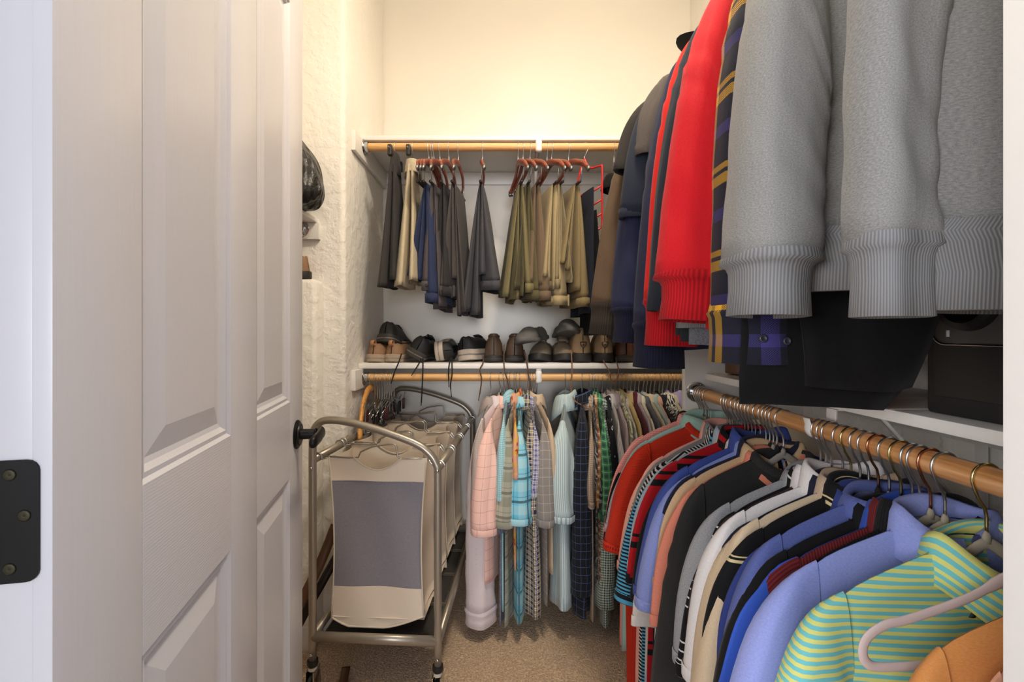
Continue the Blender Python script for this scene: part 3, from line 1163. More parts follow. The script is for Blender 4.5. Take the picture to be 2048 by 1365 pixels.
def cuff_buttons(root, pts, mat, r=0.0055):
    for q in pts:
        MB().lathe([(0, 0), (r, 0), (r, 0.0015), (r * .7, 0.0022), (0, 0.0016)], 14, 'y', q).build('button', mat, root)


# ---- lower back rod: button shirts.  hook pixel, name, words, pattern
def XB(px):
    return (px - VPX) / FPX * Y_ROD


BLG = 'shirts on the lower back rod'
rowA = [
    # px, words, material, options
    (982, 'taupe mini check shirt, leftmost on the lower back rod', cloth('gingham', '#9f918b', '#b9aaa2', p=0.006), dict(H=0.225, yaw=-9, st=0.04, sL=0.36, sex=0.075, B=0.016, L=0.72, front=-1)),
    (1001, 'pale blush long-sleeved shirt with tiny dots, reaching lowest beside the cart', cloth('dots', '#dccfd0', '#9c8f92', p=0.020, q=0.06), dict(sl='long', yaw=-22, st=0.056, swid=0.125, sL=0.735, sex=0.05, B=0.022, L=0.80, cuff=(0.055, 0.94), cuffmat=cloth('dots', '#dccfd0', '#9c8f92', p=0.020, q=0.06), front=-1)),
    (1009, 'pink short-sleeved shirt with thin dark windowpane lines', cloth('window', '#efc3b6', '#a78880', p=0.035, q=0.03), dict(swid=0.18, yaw=-15, st=0.055, sL=0.40, sex=0.12, B=0.018, front=-1)),
    (1014, 'aqua mini check shirt whose hem shows under the pink sleeve', cloth('gingham', '#7fb6c2', '#b9d9de', p=0.008), dict(yaw=-6, st=0.024, L=0.900, front=-1)),
    (1020, 'slate blue shirt with pale grid lines next to the aqua one', cloth('window', '#5c6070', '#9a9298', p=0.024, q=0.06), dict(yaw=-8, st=0.026, L=0.955, sL=0.40, front=-1)),
    (1028, 'peach shirt with orange and red floral print', cloth('print', '#d8a183', '#b9481f', '#e0b23c', p=0.030, q=0.62), dict(yaw=0, st=0.018, L=0.74, sL=0.20, front=-1)),
    (1033, 'sage grey ombre plaid short-sleeved shirt', cloth('bigplaid', '#b5b4a3', '#7e8072', '#6d6e66', p=0.09), dict(yaw=-10, st=0.05, L=0.965, sL=0.38, sex=0.09, front=-1)),
    (1039, 'turquoise plaid short-sleeved shirt with charcoal bars', cloth('bigplaid', '#6cc2de', '#b9dde0', '#3c4a50', p=0.085), dict(swid=0.18, yaw=-3, st=0.056, L=0.950, sL=0.36, sex=0.085, B=0.02, front=-1)),
    (1055, 'navy and tan gingham shirt in the middle of the lower back rod', cloth('plaid', '#d6c6a8', '#2f3150', '#1d1c2a', p=0.022), dict(yaw=0, st=0.036, L=0.930, sL=0.34, sex=0.05, B=0.028, fold=0.012)),
    (1060, 'white and indigo check shirt squeezed beside the navy gingham', cloth('plaid', '#d8d4d4', '#5a5f96', '#3b3f70', p=0.018), dict(yaw=3, st=0.020, L=0.860, sL=0.26, sex=0.06)),
    (1065, 'grey windowpane short-sleeved shirt left of the pale striped one', cloth('window', '#8b8580', '#bdb6ad', p=0.028, q=0.05), dict(yaw=6, st=0.04, L=0.880, sL=0.38, sex=0.08)),
    (1070, 'plain beige shirt with a turned-up collar', cloth('plain', '#c9b196'), dict(yaw=10, st=0.020, L=0.76, sL=0.25, sex=0.05)),
    (1131, 'pale blue striped shirt hanging apart on the lower back rod', cloth('vstripe', '#ccdad8', '#8fa9b6', p=0.0075, q=0.35), dict(swid=0.18, yaw=-12, st=0.06, L=0.900, B=0.042, sL=0.36, sex=0.07, fold=0.014, front=-1, chs=0.035, cfall=0.055)),
    (1164, 'black and blue plaid long-sleeved shirt', cloth('window', '#1f2127', '#4e5f8a', p=0.026, q=0.06), dict(sl='long', yaw=-9, st=0.046, L=0.930, B=0.032, sL=0.66, sex=0.06, swid=0.13, fold=0.012, front=-1)),
    (1178, 'beige shirt with small brown check', cloth('gingham', '#cbb7a0', '#8d7767', p=0.007), dict(yaw=-9, st=0.016, L=0.940, sL=0.30)),
    (1184, 'charcoal shirt with swirling pale print', cloth('leaf', '#3b3a3c', '#a09a92', '#5a5654', p=0.02, q=0.62), dict(yaw=-7, st=0.016, L=0.80)),
    (1189, 'tan and rust plaid shirt', cloth('plaid', '#c99d6c', '#7e4a31', '#e6d3b2', p=0.03), dict(yaw=-6, st=0.014, L=0.82)),
    (1195, 'green plaid short-sleeved shirt', cloth('plaid', '#4f9d6b', '#3c5a50', '#9ad3a6', p=0.028), dict(yaw=-5, st=0.036, L=0.82, sL=0.36, sex=0.08)),
    (1204, 'dark green gingham long-sleeved shirt', cloth('gingham', '#c8d2c6', '#27463f', p=0.0095), dict(sl='long', yaw=-9, st=0.040, L=0.965, B=0.022, sL=0.70, sex=0.06, swid=0.12, tails=True)),
    (1214, 'black shirt printed with white anchors', cloth('anchor', '#1c1d22', '#dcdcdc', p=0.034), dict(yaw=-5, st=0.022, L=0.82, sL=0.34)),
    (1222, 'white shirt with fine grey lines beside the anchor print', cloth('vstripe', '#d6d0cc', '#a7a09e', p=0.008, q=0.3), dict(yaw=-3)),
    (1230, 'mauve grey shirt left of the yellow leaf print', cloth('plain', '#b3a3a6'), dict(yaw=-2)),
    (1238, 'cream shirt with yellow and grey leaf print', cloth('leaf', '#d6d0b2', '#8b8f7c', '#cdb96a', p=0.018, q=0.6), dict(yaw=-2)),
    (1246, 'white shirt with small pink print', cloth('print', '#d9d0cb', '#b06a78', '#a9b3a0', p=0.016, q=0.45), dict(yaw=-2)),
    (1254, 'straw yellow shirt left of the maroon one', cloth('plain', '#c9b27a'), dict(yaw=-1, hb=M_VBROWN)),
    (1261, 'maroon shirt on the lower back rod', cloth('plain', '#5a2631'), dict(yaw=-1, hb=M_VBROWN)),
    (1269, 'dusty lilac shirt right of the maroon one', cloth('plain', '#b8a7ac'), dict(yaw=-1)),
    (1277, 'cream shirt with little dark dashes', cloth('print', '#ddd6c0', '#3f3c38', '#c9c2ae', p=0.024, q=0.30), dict(yaw=0)),
    (1286, 'slate grey shirt right of the dashed cream one', cloth('plain', '#5d5f68'), dict(yaw=0, hb=M_VBROWN)),
    (1293, 'oatmeal linen shirt on the lower back rod', cloth('plain', '#cbbda2'), dict(yaw=2)),
    (1300, 'pale teal shirt left of the salmon one', cloth('plain', '#9fb0ac'), dict(yaw=2)),
    (1308, 'salmon pink shirt among the patterned shirts', cloth('plain', '#dba996'), dict(yaw=1, B=0.017)),
    (1318, 'black shirt with pale flower print', cloth('print', '#26242a', '#b7a99a', '#4a4440', p=0.02, q=0.55), dict(yaw=0)),
    (1325, 'black shirt with dense white leaf print', cloth('leaf', '#222226', '#c9c4bc', '#3a3840', p=0.016, q=0.58), dict(yaw=0)),
    (1334, 'white shirt with black zigzag print', cloth('leaf', '#d8d4cc', '#2c2b30', '#cfc9bf', p=0.014, q=0.62), dict(yaw=-1)),
    (1342, 'cream shirt with thin yellow stripes near the divider board', cloth('vstripe', '#d2ccb2', '#a89b62', p=0.010, q=0.3), dict(yaw=-1)),
    (1349, 'lavender shirt near the divider board', cloth('plain', '#a89cc0'), dict(yaw=-1)),
    (1357, 'navy dotted shirt right at the divider board', cloth('dots', '#2a2f45', '#b9bdc9', p=0.012, q=0.22), dict(yaw=-2)),
    (1366, 'pale lilac shirt passing below the divider board', cloth('plain', '#bdb4cb'), dict(yaw=-2)),
    (1376, 'cream shirt with brown print passing below the divider board', cloth('print', '#d5cbb6', '#7a6650', '#b9ab92', p=0.016, q=0.45), dict(yaw=-2)),
    (1390, 'dusty rose check shirt behind the right rod flange', cloth('gingham', '#c9a59d', '#a07a78', p=0.008), dict(yaw=-3)),
    (1404, 'yellow green striped shirt behind the right rod', cloth('vstripe', '#c5cf8a', '#8fa35c', p=0.012, q=0.4), dict(yaw=-4)),
    (1416, 'lime leaf print shirt in the far right corner', cloth('leaf', '#cfd68f', '#7f9a50', '#e0dfae', p=0.024, q=0.6), dict(yaw=-5)),
    (1428, 'cream shirt in the far right corner', cloth('plain', '#ddd5a8'), dict(yaw=-6)),
]
for i, (px, lab, mt, opt) in enumerate(rowA):
    o = dict(B=0.0095, st=0.013, fold=0.004, L=0.80, sL=0.30, sex=0.07, hb=M_VBLACK if i % 3 else M_VGREY, tails=(i > 0))
    o.update(opt)
    garment('BL', XB(px), 'button_shirt', lab, 'shirt', BLG, mt, hlabel='hanger under the ' + lab.split(',')[0], **o)

# ---- right lower rod: polos
RLG = 'shirts on the lower right rod'
rowB = [
    # depth, name, words, material, options
    (1.470, 'polo_shirt', 'black shirt at the far end of the right rod', cloth('plain', '#18181c'), dict(sl='short', sex=0.10)),
    (1.455, 'polo_shirt', 'coral gingham shirt behind the red polo', cloth('gingham', '#d87a6c', '#e8aaa0', p=0.006), dict(st=0.014, sex=0.1, )),
    (1.440, 'polo_shirt', 'lilac grey mini check shirt behind the red polo', cloth('gingham', '#a79fae', '#c9c0cc', p=0.006), dict(sL=0.26)),
    (1.424, 'polo_shirt', 'pale mint polo whose sleeve shows under the red polo', cloth('plain', '#9fc3b8'), dict(sL=0.335, st=0.014, sex=0.085, hb=M_VGREEN)),
    (1.400, 'polo_shirt', 'bright orange red mesh polo on the right rod', cloth('mesh', '#c8341c', '#8e1e10', p=0.0042, q=0.30), dict(sL=0.30, sex=0.118, B=0.03, st=0.04, L=0.93, H=0.25, fold=0.012, hb=M_VGREEN, collar='crew', swid=0.17)),
    (1.283, 'polo_shirt', 'pink polo with an upright collar right of the red one', cloth('plain', '#e0a698'), dict(st=0.03, B=0.018, chs=0.034)),
    (1.268, 'polo_shirt', 'grey shirt just behind the herringbone polo', cloth('heather', '#6f6c6b', '#8f8b88'), dict(sex=0.08, sL=0.25, st=0.01, )),
    (1.254, 'polo_shirt', 'black and white herringbone striped polo', cloth('herring', '#1b1a1c', '#cdc8c0', p=0.010, q=0.42), dict(st=0.026, B=0.018)),
    (1.228, 'polo_shirt', 'teal and black striped polo with a long sleeve edge', cloth('hstripe', '#15181e', '#4f9cc0', p=0.0092, q=0.5), dict(sL=0.34, st=0.028, sex=0.12, swid=0.15, B=0.014)),
    (1.206, 'polo_shirt', 'pale blue grey polo beside the teal striped one', cloth('plain', '#a7b4bd'), dict(sex=0.09, sL=0.27, st=0.014, hb=M_VTAUPE)),
    (1.190, 'polo_shirt', 'off white polo left of the red sleeve', cloth('plain', '#cfc4b2'), dict(sex=0.07, sL=0.24, st=0.01, )),
    (1.174, 'polo_shirt', 'crimson polo with black banded sleeve', cloth('band', '#a3141c', '#141214', p=0.16, q=0.10), dict(sL=0.3, st=0.016, sex=0.1, swid=0.15)),
    (1.156, 'polo_shirt', 'black polo left of the royal blue one', cloth('plain', '#17171b'), dict(st=0.016, )),
    (1.140, 'polo_shirt', 'white polo showing mostly its sleeve end', cloth('plain', '#d9d0c6'), dict(sL=0.36, st=0.012, sex=0.1)),
    (1.118, 'polo_shirt', 'royal blue polo with a raised collar', cloth('plain', '#3a4a8c'), dict(B=0.018, chs=0.03, st=0.034)),
    (1.094, 'polo_shirt', 'periwinkle heather polo with wide sleeve', cloth('heather', '#6f7db8', '#8f9bd0'), dict(B=0.015, sex=0.10, st=0.036, hb=M_VGREY)),
    (1.078, 'polo_shirt', 'navy polo hidden behind the tan collar', cloth('plain', '#23263a'), dict(sex=0.06, sL=0.22, st=0.01, hb=M_VBLACK)),
    (1.064, 'polo_shirt', 'tan polo with a soft collar', cloth('plain', '#c4a680'), dict(sex=0.07, sL=0.24, st=0.012, B=0.011)),
    (1.050, 'polo_shirt', 'coral polo whose edge runs beside the charcoal sleeve', cloth('plain', '#d5826a'), dict(sex=0.085, sL=0.3, st=0.012, B=0.011)),
    (1.026, 'polo_shirt', 'charcoal long-sleeved pullover on the right rod', cloth('heather', '#232323', '#333231'), dict(sl='long', B=0.024, sL=0.66, sex=0.105, swid=0.15, st=0.046, L=0.92, collar='crew')),
    (0.905, 'polo_shirt', 'grey heather polo just past the rod bracket', cloth('heather', '#77787c', '#a3a4a6'), dict(B=0.015, sex=0.08, st=0.036, swid=0.16)),
    (0.890, 'polo_shirt', 'black polo with thin white stripes', cloth('chest', '#121214', '#c9c9c9', p=0.11, q=0.5), dict(st=0.02, B=0.013, sex=0.085)),
    (0.876, 'polo_shirt', 'dark brown polo with a white inner collar', cloth('plain', '#3a2c29'), dict(sex=0.07, sL=0.22, st=0.01, colmat=cloth('plain', '#d6d1d2'), B=0.012)),
    (0.846, 'polo_shirt', 'white polo with a tall collar', cloth('plain', '#d8d4d2'), dict(B=0.018, sex=0.08, st=0.034, chs=0.03, swid=0.16)),
    (0.826, 'polo_shirt', 'midnight navy polo right of the white one', cloth('plain', '#1d2033'), dict(sex=0.06, sL=0.22, st=0.012, B=0.015)),
    (0.805, 'polo_shirt', 'cream polo with a ribbed collar and black hanger', cloth('plain', '#cbb698'), dict(sL=0.32, B=0.014, sex=0.10, swid=0.17, st=0.044, hb=M_VBLACK, colmat=cloth('rib', '#c9b29a', '#a8927c', p=0.004), cuff=(0.03, 1.0))),
    (0.786, 'polo_shirt', 'black polo with cream piping on the shoulder', cloth('band', '#121214', '#c9b98c', p=0.40, q=0.012), dict(sex=0.08, sL=0.26, st=0.022, B=0.016)),
    (0.766, 'polo_shirt', 'navy blue polo with a stiff collar', cloth('plain', '#2f3c78'), dict(sex=0.06, sL=0.22, st=0.012, B=0.012, chs=0.03)),
    (0.744, 'polo_shirt', 'steel blue heather polo in front of the black piped one', cloth('heather', '#4a568f', '#5f6ba5'), dict(sL=0.34, B=0.019, sex=0.08, st=0.038)),
    (0.722, 'polo_shirt', 'black polo in front of the steel blue one', cloth('plain', '#131214'), dict(sL=0.34, st=0.034, B=0.017, hb=M_VGREY)),
    (0.702, 'polo_shirt', 'bright cobalt polo showing its collar', cloth('plain', '#2f4fa8'), dict(st=0.01, B=0.010, chs=0.032, sL=0.2)),
    (0.690, 'polo_shirt', 'dark red ribbed polo behind the periwinkle collar', cloth('rib', '#6e2226', '#4c1519', p=0.005), dict(sex=0.05, st=0.01, B=0.010, sL=0.18, hb=M_VTAUPE)),
    (0.672, 'polo_shirt', 'black ribbed polo left of the mint striped one', cloth('rib', '#1a191b', '#0e0e10', p=0.006), dict(sL=0.32, st=0.034, B=0.018, hb=M_VTAUPE)),
    (0.650, 'polo_shirt', 'light periwinkle polo with a wide hanging sleeve', cloth('heather', '#7a86c4', '#929cd2'), dict(sL=0.36, B=0.016, sex=0.13, swid=0.17, st=0.044, chs=0.026, cfall=0.05, hb=M_VTAUPE)),
    (0.594, 'polo_shirt', 'mint and yellow striped polo nearest the right jamb', cloth('hstripe', '#6fbcc0', '#cfd07a', p=0.0092, q=0.48), dict(B=0.024, sex=0.09, swid=0.17, st=0.04, L=0.84, fold=0.010, chs=0.012, cfall=0.05, hb=M_VTAUPE, S=0.222, yaw=3)),
]
for i, (y, nm, lab, mt, opt) in enumerate(rowB):
    o = dict(B=0.0115, st=0.020, fold=0.005, L=0.80, sL=0.30, sex=0.10, yaw=2, hb=(M_VBLACK, M_VGREY, M_VGREY)[i % 3], hkm=(None, None, M_COPPER, None, M_BRASS)[i % 5] if y < 0.85 else None)
    o.update(opt)
    root = garment('RL', y, nm, lab, 'shirt', RLG, mt, hlabel='hanger holding the ' + ' '.join(lab.split()[:11]), **o)

# printed mark on the chest of the mint polo: a ring between two pairs of curved wings
M_MARK = solid('dark_print', '#3c3a3c', 0.7)
MM = Matrix.Translation((0.034, 0.0275, -0.152)) @ Matrix(((-1, 0, 0, 0), (0, 0, 1, 0), (0, 1, 0, 0), (0, 0, 0, 1)))
mk = MB()
for sx in (-1, 1):
    for sy in (-1, 1):
        wing = [(sx * 0.0205, sy * 0.0105), (sx * 0.0165, sy * 0.0112), (sx * 0.0125, sy * 0.0108), (sx * 0.0110, sy * 0.0060), (sx * 0.0100, sy * 0.0020), (sx * 0.0085, 0.0), (sx * 0.0120, sy * 0.0012), (sx * 0.0165, sy * 0.0045)]
        mk.prism(wing, 0.0, 0.0012, MM)
nq = 28
ro = [(0.0125 * math.cos(2 * PI * k / nq), 0.0052 * math.sin(2 * PI * k / nq), 0.0006) for k in range(nq)]
mk2 = MB().tube(ro, 0.0012, 5, closed=True)
mk2.xf(MM)
mark = mk.build('printed_mark', M_MARK, root, label='dark printed chest mark')
mk2.build('mark_ring', M_MARK, mark)

# nearest garments, partly behind the door jamb
garment('RL', 0.470, 'pullover', 'apricot orange pullover in front of the empty hanger', 'sweater', RLG, cloth('heather', '#c4803c', '#d2925a'), sl='long', B=0.026, st=0.030, L=0.80, sL=0.60, sex=0.045, S=0.205, C=0.235, H=0.24, collar='crew', hlabel='hanger holding the apricot orange pullover', yaw=0)
garment('RL', 0.425, 'pullover', 'navy jacket with peach edge, nearest the camera', 'sweater', RLG, cloth('plain', '#1a1c2a'), sl='long', B=0.016, st=0.020, L=0.80, sL=0.60, sex=0.01, S=0.165, C=0.205, H=0.205, collar='crew', trim=cloth('plain', '#d29472'), hlabel='hanger holding the navy jacket nearest the camera', yaw=0)
garment('RL', 0.445, 'pullover', 'peach pullover squeezed between apricot and navy', 'sweater', RLG, cloth('plain', '#d6997a'), sl='long', B=0.010, st=0.014, L=0.80, sL=0.60, sex=0.02, S=0.180, C=0.22, H=0.22, collar='crew', hlabel='hanger holding the peach pullover', yaw=0)
# the empty blush hanger in front of the mint polo
hanger('clothes_hanger', 'velvet', 'empty blush velvet hanger in front of the mint striped polo', (X_ROD, 0.530, H_LO), PI + math.radians(4), 'empty hangers', M_VBLUSH, None, w=0.225)

# ---- upper right rod: tees, sweatshirts, flannel
RUG = 'sweaters and tees on the upper right rod'
M_RED = cloth('heather', '#b0101a', '#c41a22', fuzz=0.4)
M_REDRIB = cloth('rib', '#b5121b', '#8d0c14', p=0.006)
M_GREY = cloth('heather', '#68686a', '#96958f', fuzz=0.5)
M_GREYRIB = cloth('rib', '#868685', '#68696c', p=0.0044)
M_NAVY = cloth('heather', '#20243c', '#2b3050', fuzz=0.35)
M_FLAN = cloth('flannel', '#191a26', '#b58a1c', '#39336b', p=0.140)
M_BLACKC = cloth('plain', '#0c0b0d')
rowC = [
    (1.370, 'corduroy_jacket', 'brown corduroy jacket with a knitted dark cuff', 'jacket', cloth('cord', '#4a3a2c', '#6e5a46', p=0.005), dict(sl='long', sL=0.583, sex=0.15, swid=0.12, st=0.040, L=0.82, cuff=(0.085, 0.92), cuffmat=cloth('rib', '#3c342c', '#2c2620', p=0.006), B=0.030)),
    (1.302, 'tee_shirt', 'charcoal tee, leftmost short sleeve on the upper rod', 'tee', cloth('plain', '#2f2b29'), dict(sL=0.205, sex=0.1, swid=0.165, st=0.030, B=0.022, collar='crew')),
    (1.225, 'tee_shirt', 'faded indigo tee below the charcoal sleeve', 'tee', cloth('heather', '#1f2430', '#2d3342'), dict(sL=0.355, sex=0.098, swid=0.165, st=0.034, B=0.022, collar='crew')),
    (1.185, 'tee_shirt', 'brown grey tee in front of the charcoal one', 'tee', cloth('heather', '#453f3c', '#5c5550'), dict(sL=0.2, sex=0.066, swid=0.15, st=0.026, B=0.018, collar='crew')),
    (1.262, 'sweatshirt', 'navy sweatshirt, sleeve hanging down over the shoe shelf', 'sweatshirt', M_NAVY, dict(sl='long', sL=0.607, sex=0.112, swid=0.130, st=0.046, B=0.030, L=0.84, cuff=(0.085, 0.80), cuffmat=cloth('rib', '#20233a', '#181a2c', p=0.006), collar='crew')),
    (1.115, 'sweatshirt', 'second navy sweatshirt right behind the scarlet one', 'sweatshirt', cloth('heather', '#1c2036', '#272b46'), dict(sl='long', sL=0.65, sex=0.095, swid=0.130, st=0.050, B=0.026, L=0.86, cuff=(0.10, 0.92), cuffmat=cloth('rib', '#191b30', '#131425', p=0.006), collar='crew')),
    (1.028, 'sweatshirt', 'scarlet sweatshirt between navy and slate', 'sweatshirt', cloth('heather', '#bb1712', '#cd221a'), dict(sl='long', sL=0.600, sex=0.095, swid=0.13, st=0.046, B=0.030, L=0.82, cuff=(0.095, 0.88), cuffmat=M_REDRIB, collar='crew')),
    (0.978, 'long_sleeve_tee', 'slate blue long-sleeved tee between the two reds', 'tee', cloth('plain', '#282d36'), dict(sl='long', sL=0.62, sex=0.105, swid=0.10, st=0.026, B=0.018, L=0.82, collar='crew')),
    (0.948, 'long_sleeve_tee', 'dark graphite long-sleeved tee behind the red sleeve', 'tee', cloth('plain', '#23282b'), dict(sl='long', sL=0.63, sex=0.085, swid=0.10, st=0.022, B=0.016, L=0.84, collar='crew')),
    (0.915, 'sweatshirt', 'grey marled knit pullover behind the red sweatshirt', 'sweatshirt', cloth('heather', '#3d4047', '#83868c', fuzz=0.5), dict(sl='long', sL=0.595, sex=0.060, swid=0.11, st=0.032, B=0.022, L=0.84, S=0.228, cuff=(0.06, 0.92), cuffmat=M_GREYRIB, collar='crew')),
    (0.840, 'sweatshirt', 'big red sweatshirt left of the flannel', 'sweatshirt', M_RED, dict(crease=0.2, sl='long', sL=0.565, sex=0.125, swid=0.165, st=0.062, B=0.042, L=0.82, cuff=(0.075, 0.80), cuffmat=M_REDRIB, collar='crew', S=0.225)),
    (0.745, 'flannel_shirt', 'yellow, black and purple plaid flannel shirt', 'shirt', M_FLAN, dict(sl='long', sL=0.63, sex=0.060, swid=0.115, st=0.062, B=0.026, L=0.84, S=0.225, cuff=(0.085, 1.0), cuffmat=M_FLAN, tails=True, rise=0.12)),
    (0.700, 'tee_shirt', 'black tee hanging low above the right shelf', 'tee', M_BLACKC, dict(sl='short', sL=0.30, sex=0.00, B=0.020, L=0.935, C=0.25, H=0.27, collar='crew', rise=0.32, hemvar=0.03)),
    (0.668, 'long_sleeve_tee', 'black long-sleeved tee between the grey sweatshirts', 'tee', cloth('plain', '#0f0e10'), dict(sl='long', sL=0.60, sex=-0.01, swid=0.12, st=0.024, B=0.020, L=0.90, H=0.19, collar='crew', rise=0.30)),
    (0.632, 'sweatshirt', 'light grey sweatshirt, its ribbed cuff over the flannel', 'sweatshirt', M_GREY, dict(crease=0.2, sl='long', sL=0.570, sex=0.095, swid=0.115, st=0.07, B=0.036, L=0.70, cuff=(0.072, 0.80), cuffmat=M_GREYRIB, collar='crew', S=0.225, hemrib=True)),
    (0.450, 'sweatshirt', 'grey sweatshirt nearest the camera beside the right jamb', 'sweatshirt', M_GREY, dict(fold=0.003, crease=0.2, sl='long', sL=0.587, sex=0.07, swid=0.078, st=0.036, B=0.034, L=0.735, cuff=(0.068, 0.82), cuffmat=M_GREYRIB, collar='crew', S=0.215, C=0.24, H=0.25, hemrib=True)),
]
for i, (y, nm, lab, cat, mt, opt) in enumerate(rowC):
    o = dict(fold=0.006, L=0.80, yaw=0, hb=M_VBLACK, S=0.22)
    o.update(opt)
    root = garment('RU', y, nm, lab, cat, RUG, mt, hlabel='hanger holding the ' + ' '.join(lab.split()[:10]), **o)
    if nm == 'flannel_shirt':
        zc = -0.1541 - 0.63 - 0.045
        for k in (0, 1):
            MB().lathe([(0, 0), (0.0062, 0), (0.0062, 0.002), (0.004, 0.003), (0.0035, 0.002), (0, 0.002)], 16, 'y', (0.225 + 0.022 - 0.036 * k, 0.0625, zc - 0.004 * k)).build('button', solid('flannel_button', '#35333c', 0.35), root)

# ------------------------------------------------------------------ trousers on the upper back rod
def flap(m, v0, v1, b0, b1, hw0, hw1, z0, z1, rs, uoff=0.0, nr=22, nc=13, fold=0.006, skew=0.0, mi=0):
    """one hanging fold of cloth: flattened tube, v = along the rod"""
    t1 = np.sin(np.linspace(-PI / 2, PI / 2, nc))
    t = np.concatenate([t1, t1[::-1][1:-1]])
    sd = np.concatenate([np.ones(nc), -np.ones(nc - 2)])
    sd[0] = sd[nc - 1] = 0
    w = np.linspace(0, 1, nr)
    T, Wv = np.meshgrid(t, w)
    SD = np.meshgrid(sd, w)[0]
    hw = hw0 + (hw1 - hw0) * Wv
    u = T * hw + uoff * Wv
    b = (b0 + (b1 - b0) * Wv ** 0.8) * np.sqrt(np.clip(1 - np.abs(T) ** 3, 0, 1))
    f = np.zeros_like(u)
    for a, k, ph, ps in folds(rs, 3):
        f += a * np.sin(k * PI * T * 0.7 + ph + ps * 1.6 * Wv)
    v = v0 + (v1 - v0) * Wv ** 0.85 + SD * b + f * fold * Wv + skew * T * Wv
    z = z0 + (z1 - z0) * Wv + 0.006 * np.sin(2 * T + rs.uniform(0, 6)) * Wv
    P = np.stack([u, v, z], -1)
    arc = np.concatenate([[0], np.cumsum(np.linalg.norm(np.diff(P[nr // 2][:, :2], axis=0), axis=1))])
    UV = np.stack([np.broadcast_to(arc, u.shape), z], -1)
    lip = P[-1:].copy()
    c = lip.mean(1, keepdims=True)
    lip = c + (lip - c) * 0.86
    lip2 = lip + np.array([0, 0, 0.04])
    m.grid(np.concatenate([P, lip, lip2], 0), np.concatenate([UV, UV[-1:], UV[-1:]], 0), close_u=True, mi=mi)
    return P[-1]


def band(ring, h, sc=1.05):
    """waistband that follows the end ring of a flap"""
    c = ring.mean(0)
    rows = []
    for dz, e in [(0.002, 1.0), (0.002, sc), (-h, sc), (-h - 0.001, sc * 0.9), (-h + 0.02, sc * 0.86)]:
        r = c + (ring - c) * np.array([e, e + 0.05, 1]) + np.array([0, 0, dz])
        rows.append(r)
    R = np.array(rows)
    n = R.shape[1]
    m = MB()
    m.grid(R, np.stack([np.broadcast_to(np.arange(n) * 0.02, (5, n)), np.broadcast_to(np.arange(5)[:, None] * 0.01, (5, n))], -1), close_u=True)
    return m, R


def trousers(px, label, mat, leg_side=-1, spread=0.045, leg_z=-0.64, seat_z=-0.66, yaw=0, button=None, thick=0.016, hw=0.11, hanger_label=None, loops=True, wd=True, seed=0, top=-0.205):
    rs = random.Random(100 + px + seed)
    loc = (XB(px), Y_ROD, H_UP)
    rz = -PI / 2 + math.radians(yaw)
    root = empty('trousers', loc, rz)
    tag(root, label, 'trousers', 'trousers on the upper back rod')
    s = leg_side
    for k in (0, 1):
        m = MB()
        flap(m, s * 0.006, s * spread * (0.55 + 0.62 * k), 0.005, thick * (1.0 - 0.2 * k), hw * 0.92, hw * (0.9 + 0.1 * k), top + 0.008, leg_z + 0.018 * k, rs, uoff=0.012 * k, fold=0.010)
        m.build('leg', mat, root)
    m = MB()
    ring = flap(m, -s * 0.006, -s * spread * 0.75, 0.006, thick * 1.7, hw, hw * 1.18, top + 0.008, seat_z, rs, fold=0.012)
    flap(m, -s * 0.004, -s * spread * 0.22, 0.005, thick * 1.0, hw, hw * 1.1, top + 0.006, seat_z + 0.03, rs, fold=0.010)
    seat = m.build('seat', mat, root)
    mb, R = band(ring, 0.036)
    wb = mb.build('waistband', mat, root)
    if loops:
        for q in (3, 9):
            a = R[1][q]
            MB().box((a[0] - 0.005, a[1] - 0.004, a[2] - 0.042), (a[0] + 0.005, a[1] + 0.004, a[2] + 0.006), 0.002).build('belt_loop', mat, wb)
    if button:
        a = R[1][11]
        MB().lathe([(0, -0.002), (0.007, -0.002), (0.007, 0.002), (0.005, 0.003), (0, 0.002)], 14, 'x', (a[0] + 0.004, a[1], a[2] - 0.018)).build('button', button, wb)
    if wd:
        hanger('wooden_hanger', 'wood', hanger_label or 'cherry wood hanger over the ' + label, loc, rz, 'cherry wood hangers on the upper back rod', M_CHERRY, None, w=0.19)
    return root


TP = lambda c: cloth('plain', c, fuzz=0.18)
M_DKBTN = solid('trouser_button', '#2a2522', 0.35)
trousers(868, 'navy blue trousers on the upper back rod', TP('#2d3550'), -1, 0.052, -0.60, -0.66, yaw=-10, thick=0.020)
trousers(880, 'dark taupe trousers with a buttoned waistband', TP('#50494a'), 1, 0.030, -0.72, -0.60, yaw=-9, button=M_DKBTN)
trousers(898, 'black trousers between taupe and charcoal pairs', TP('#302e2f'), -1, 0.026, -0.66, -0.63, yaw=-8, thick=0.014)
trousers(917, 'charcoal brown trousers with a buttoned waistband', TP('#46413f'), 1, 0.040, -0.74, -0.62, yaw=-6, button=M_DKBTN)
trousers(965, 'charcoal trousers hanging alone mid rod', TP('#454448'), -1, 0.050, -0.745, -0.60, yaw=-1, thick=0.020)
trousers(1036, 'olive khaki trousers right of the gap', TP('#716848'), -1, 0.050, -0.68, -0.62, yaw=5)
trousers(1046, 'dark olive trousers squeezed behind the olive pair', TP('#575036'), -1, 0.040, -0.66, -0.64, yaw=9, thick=0.012)
trousers(1060, 'brown trousers with a drooping waistband', TP('#6d5b48'), -1, 0.034, -0.62, -0.64, yaw=14, thick=0.020)
trousers(1094, 'pale khaki trousers in front of the khaki pair', TP('#a08f6c'), -1, 0.040, -0.60, -0.66, yaw=12, thick=0.022)
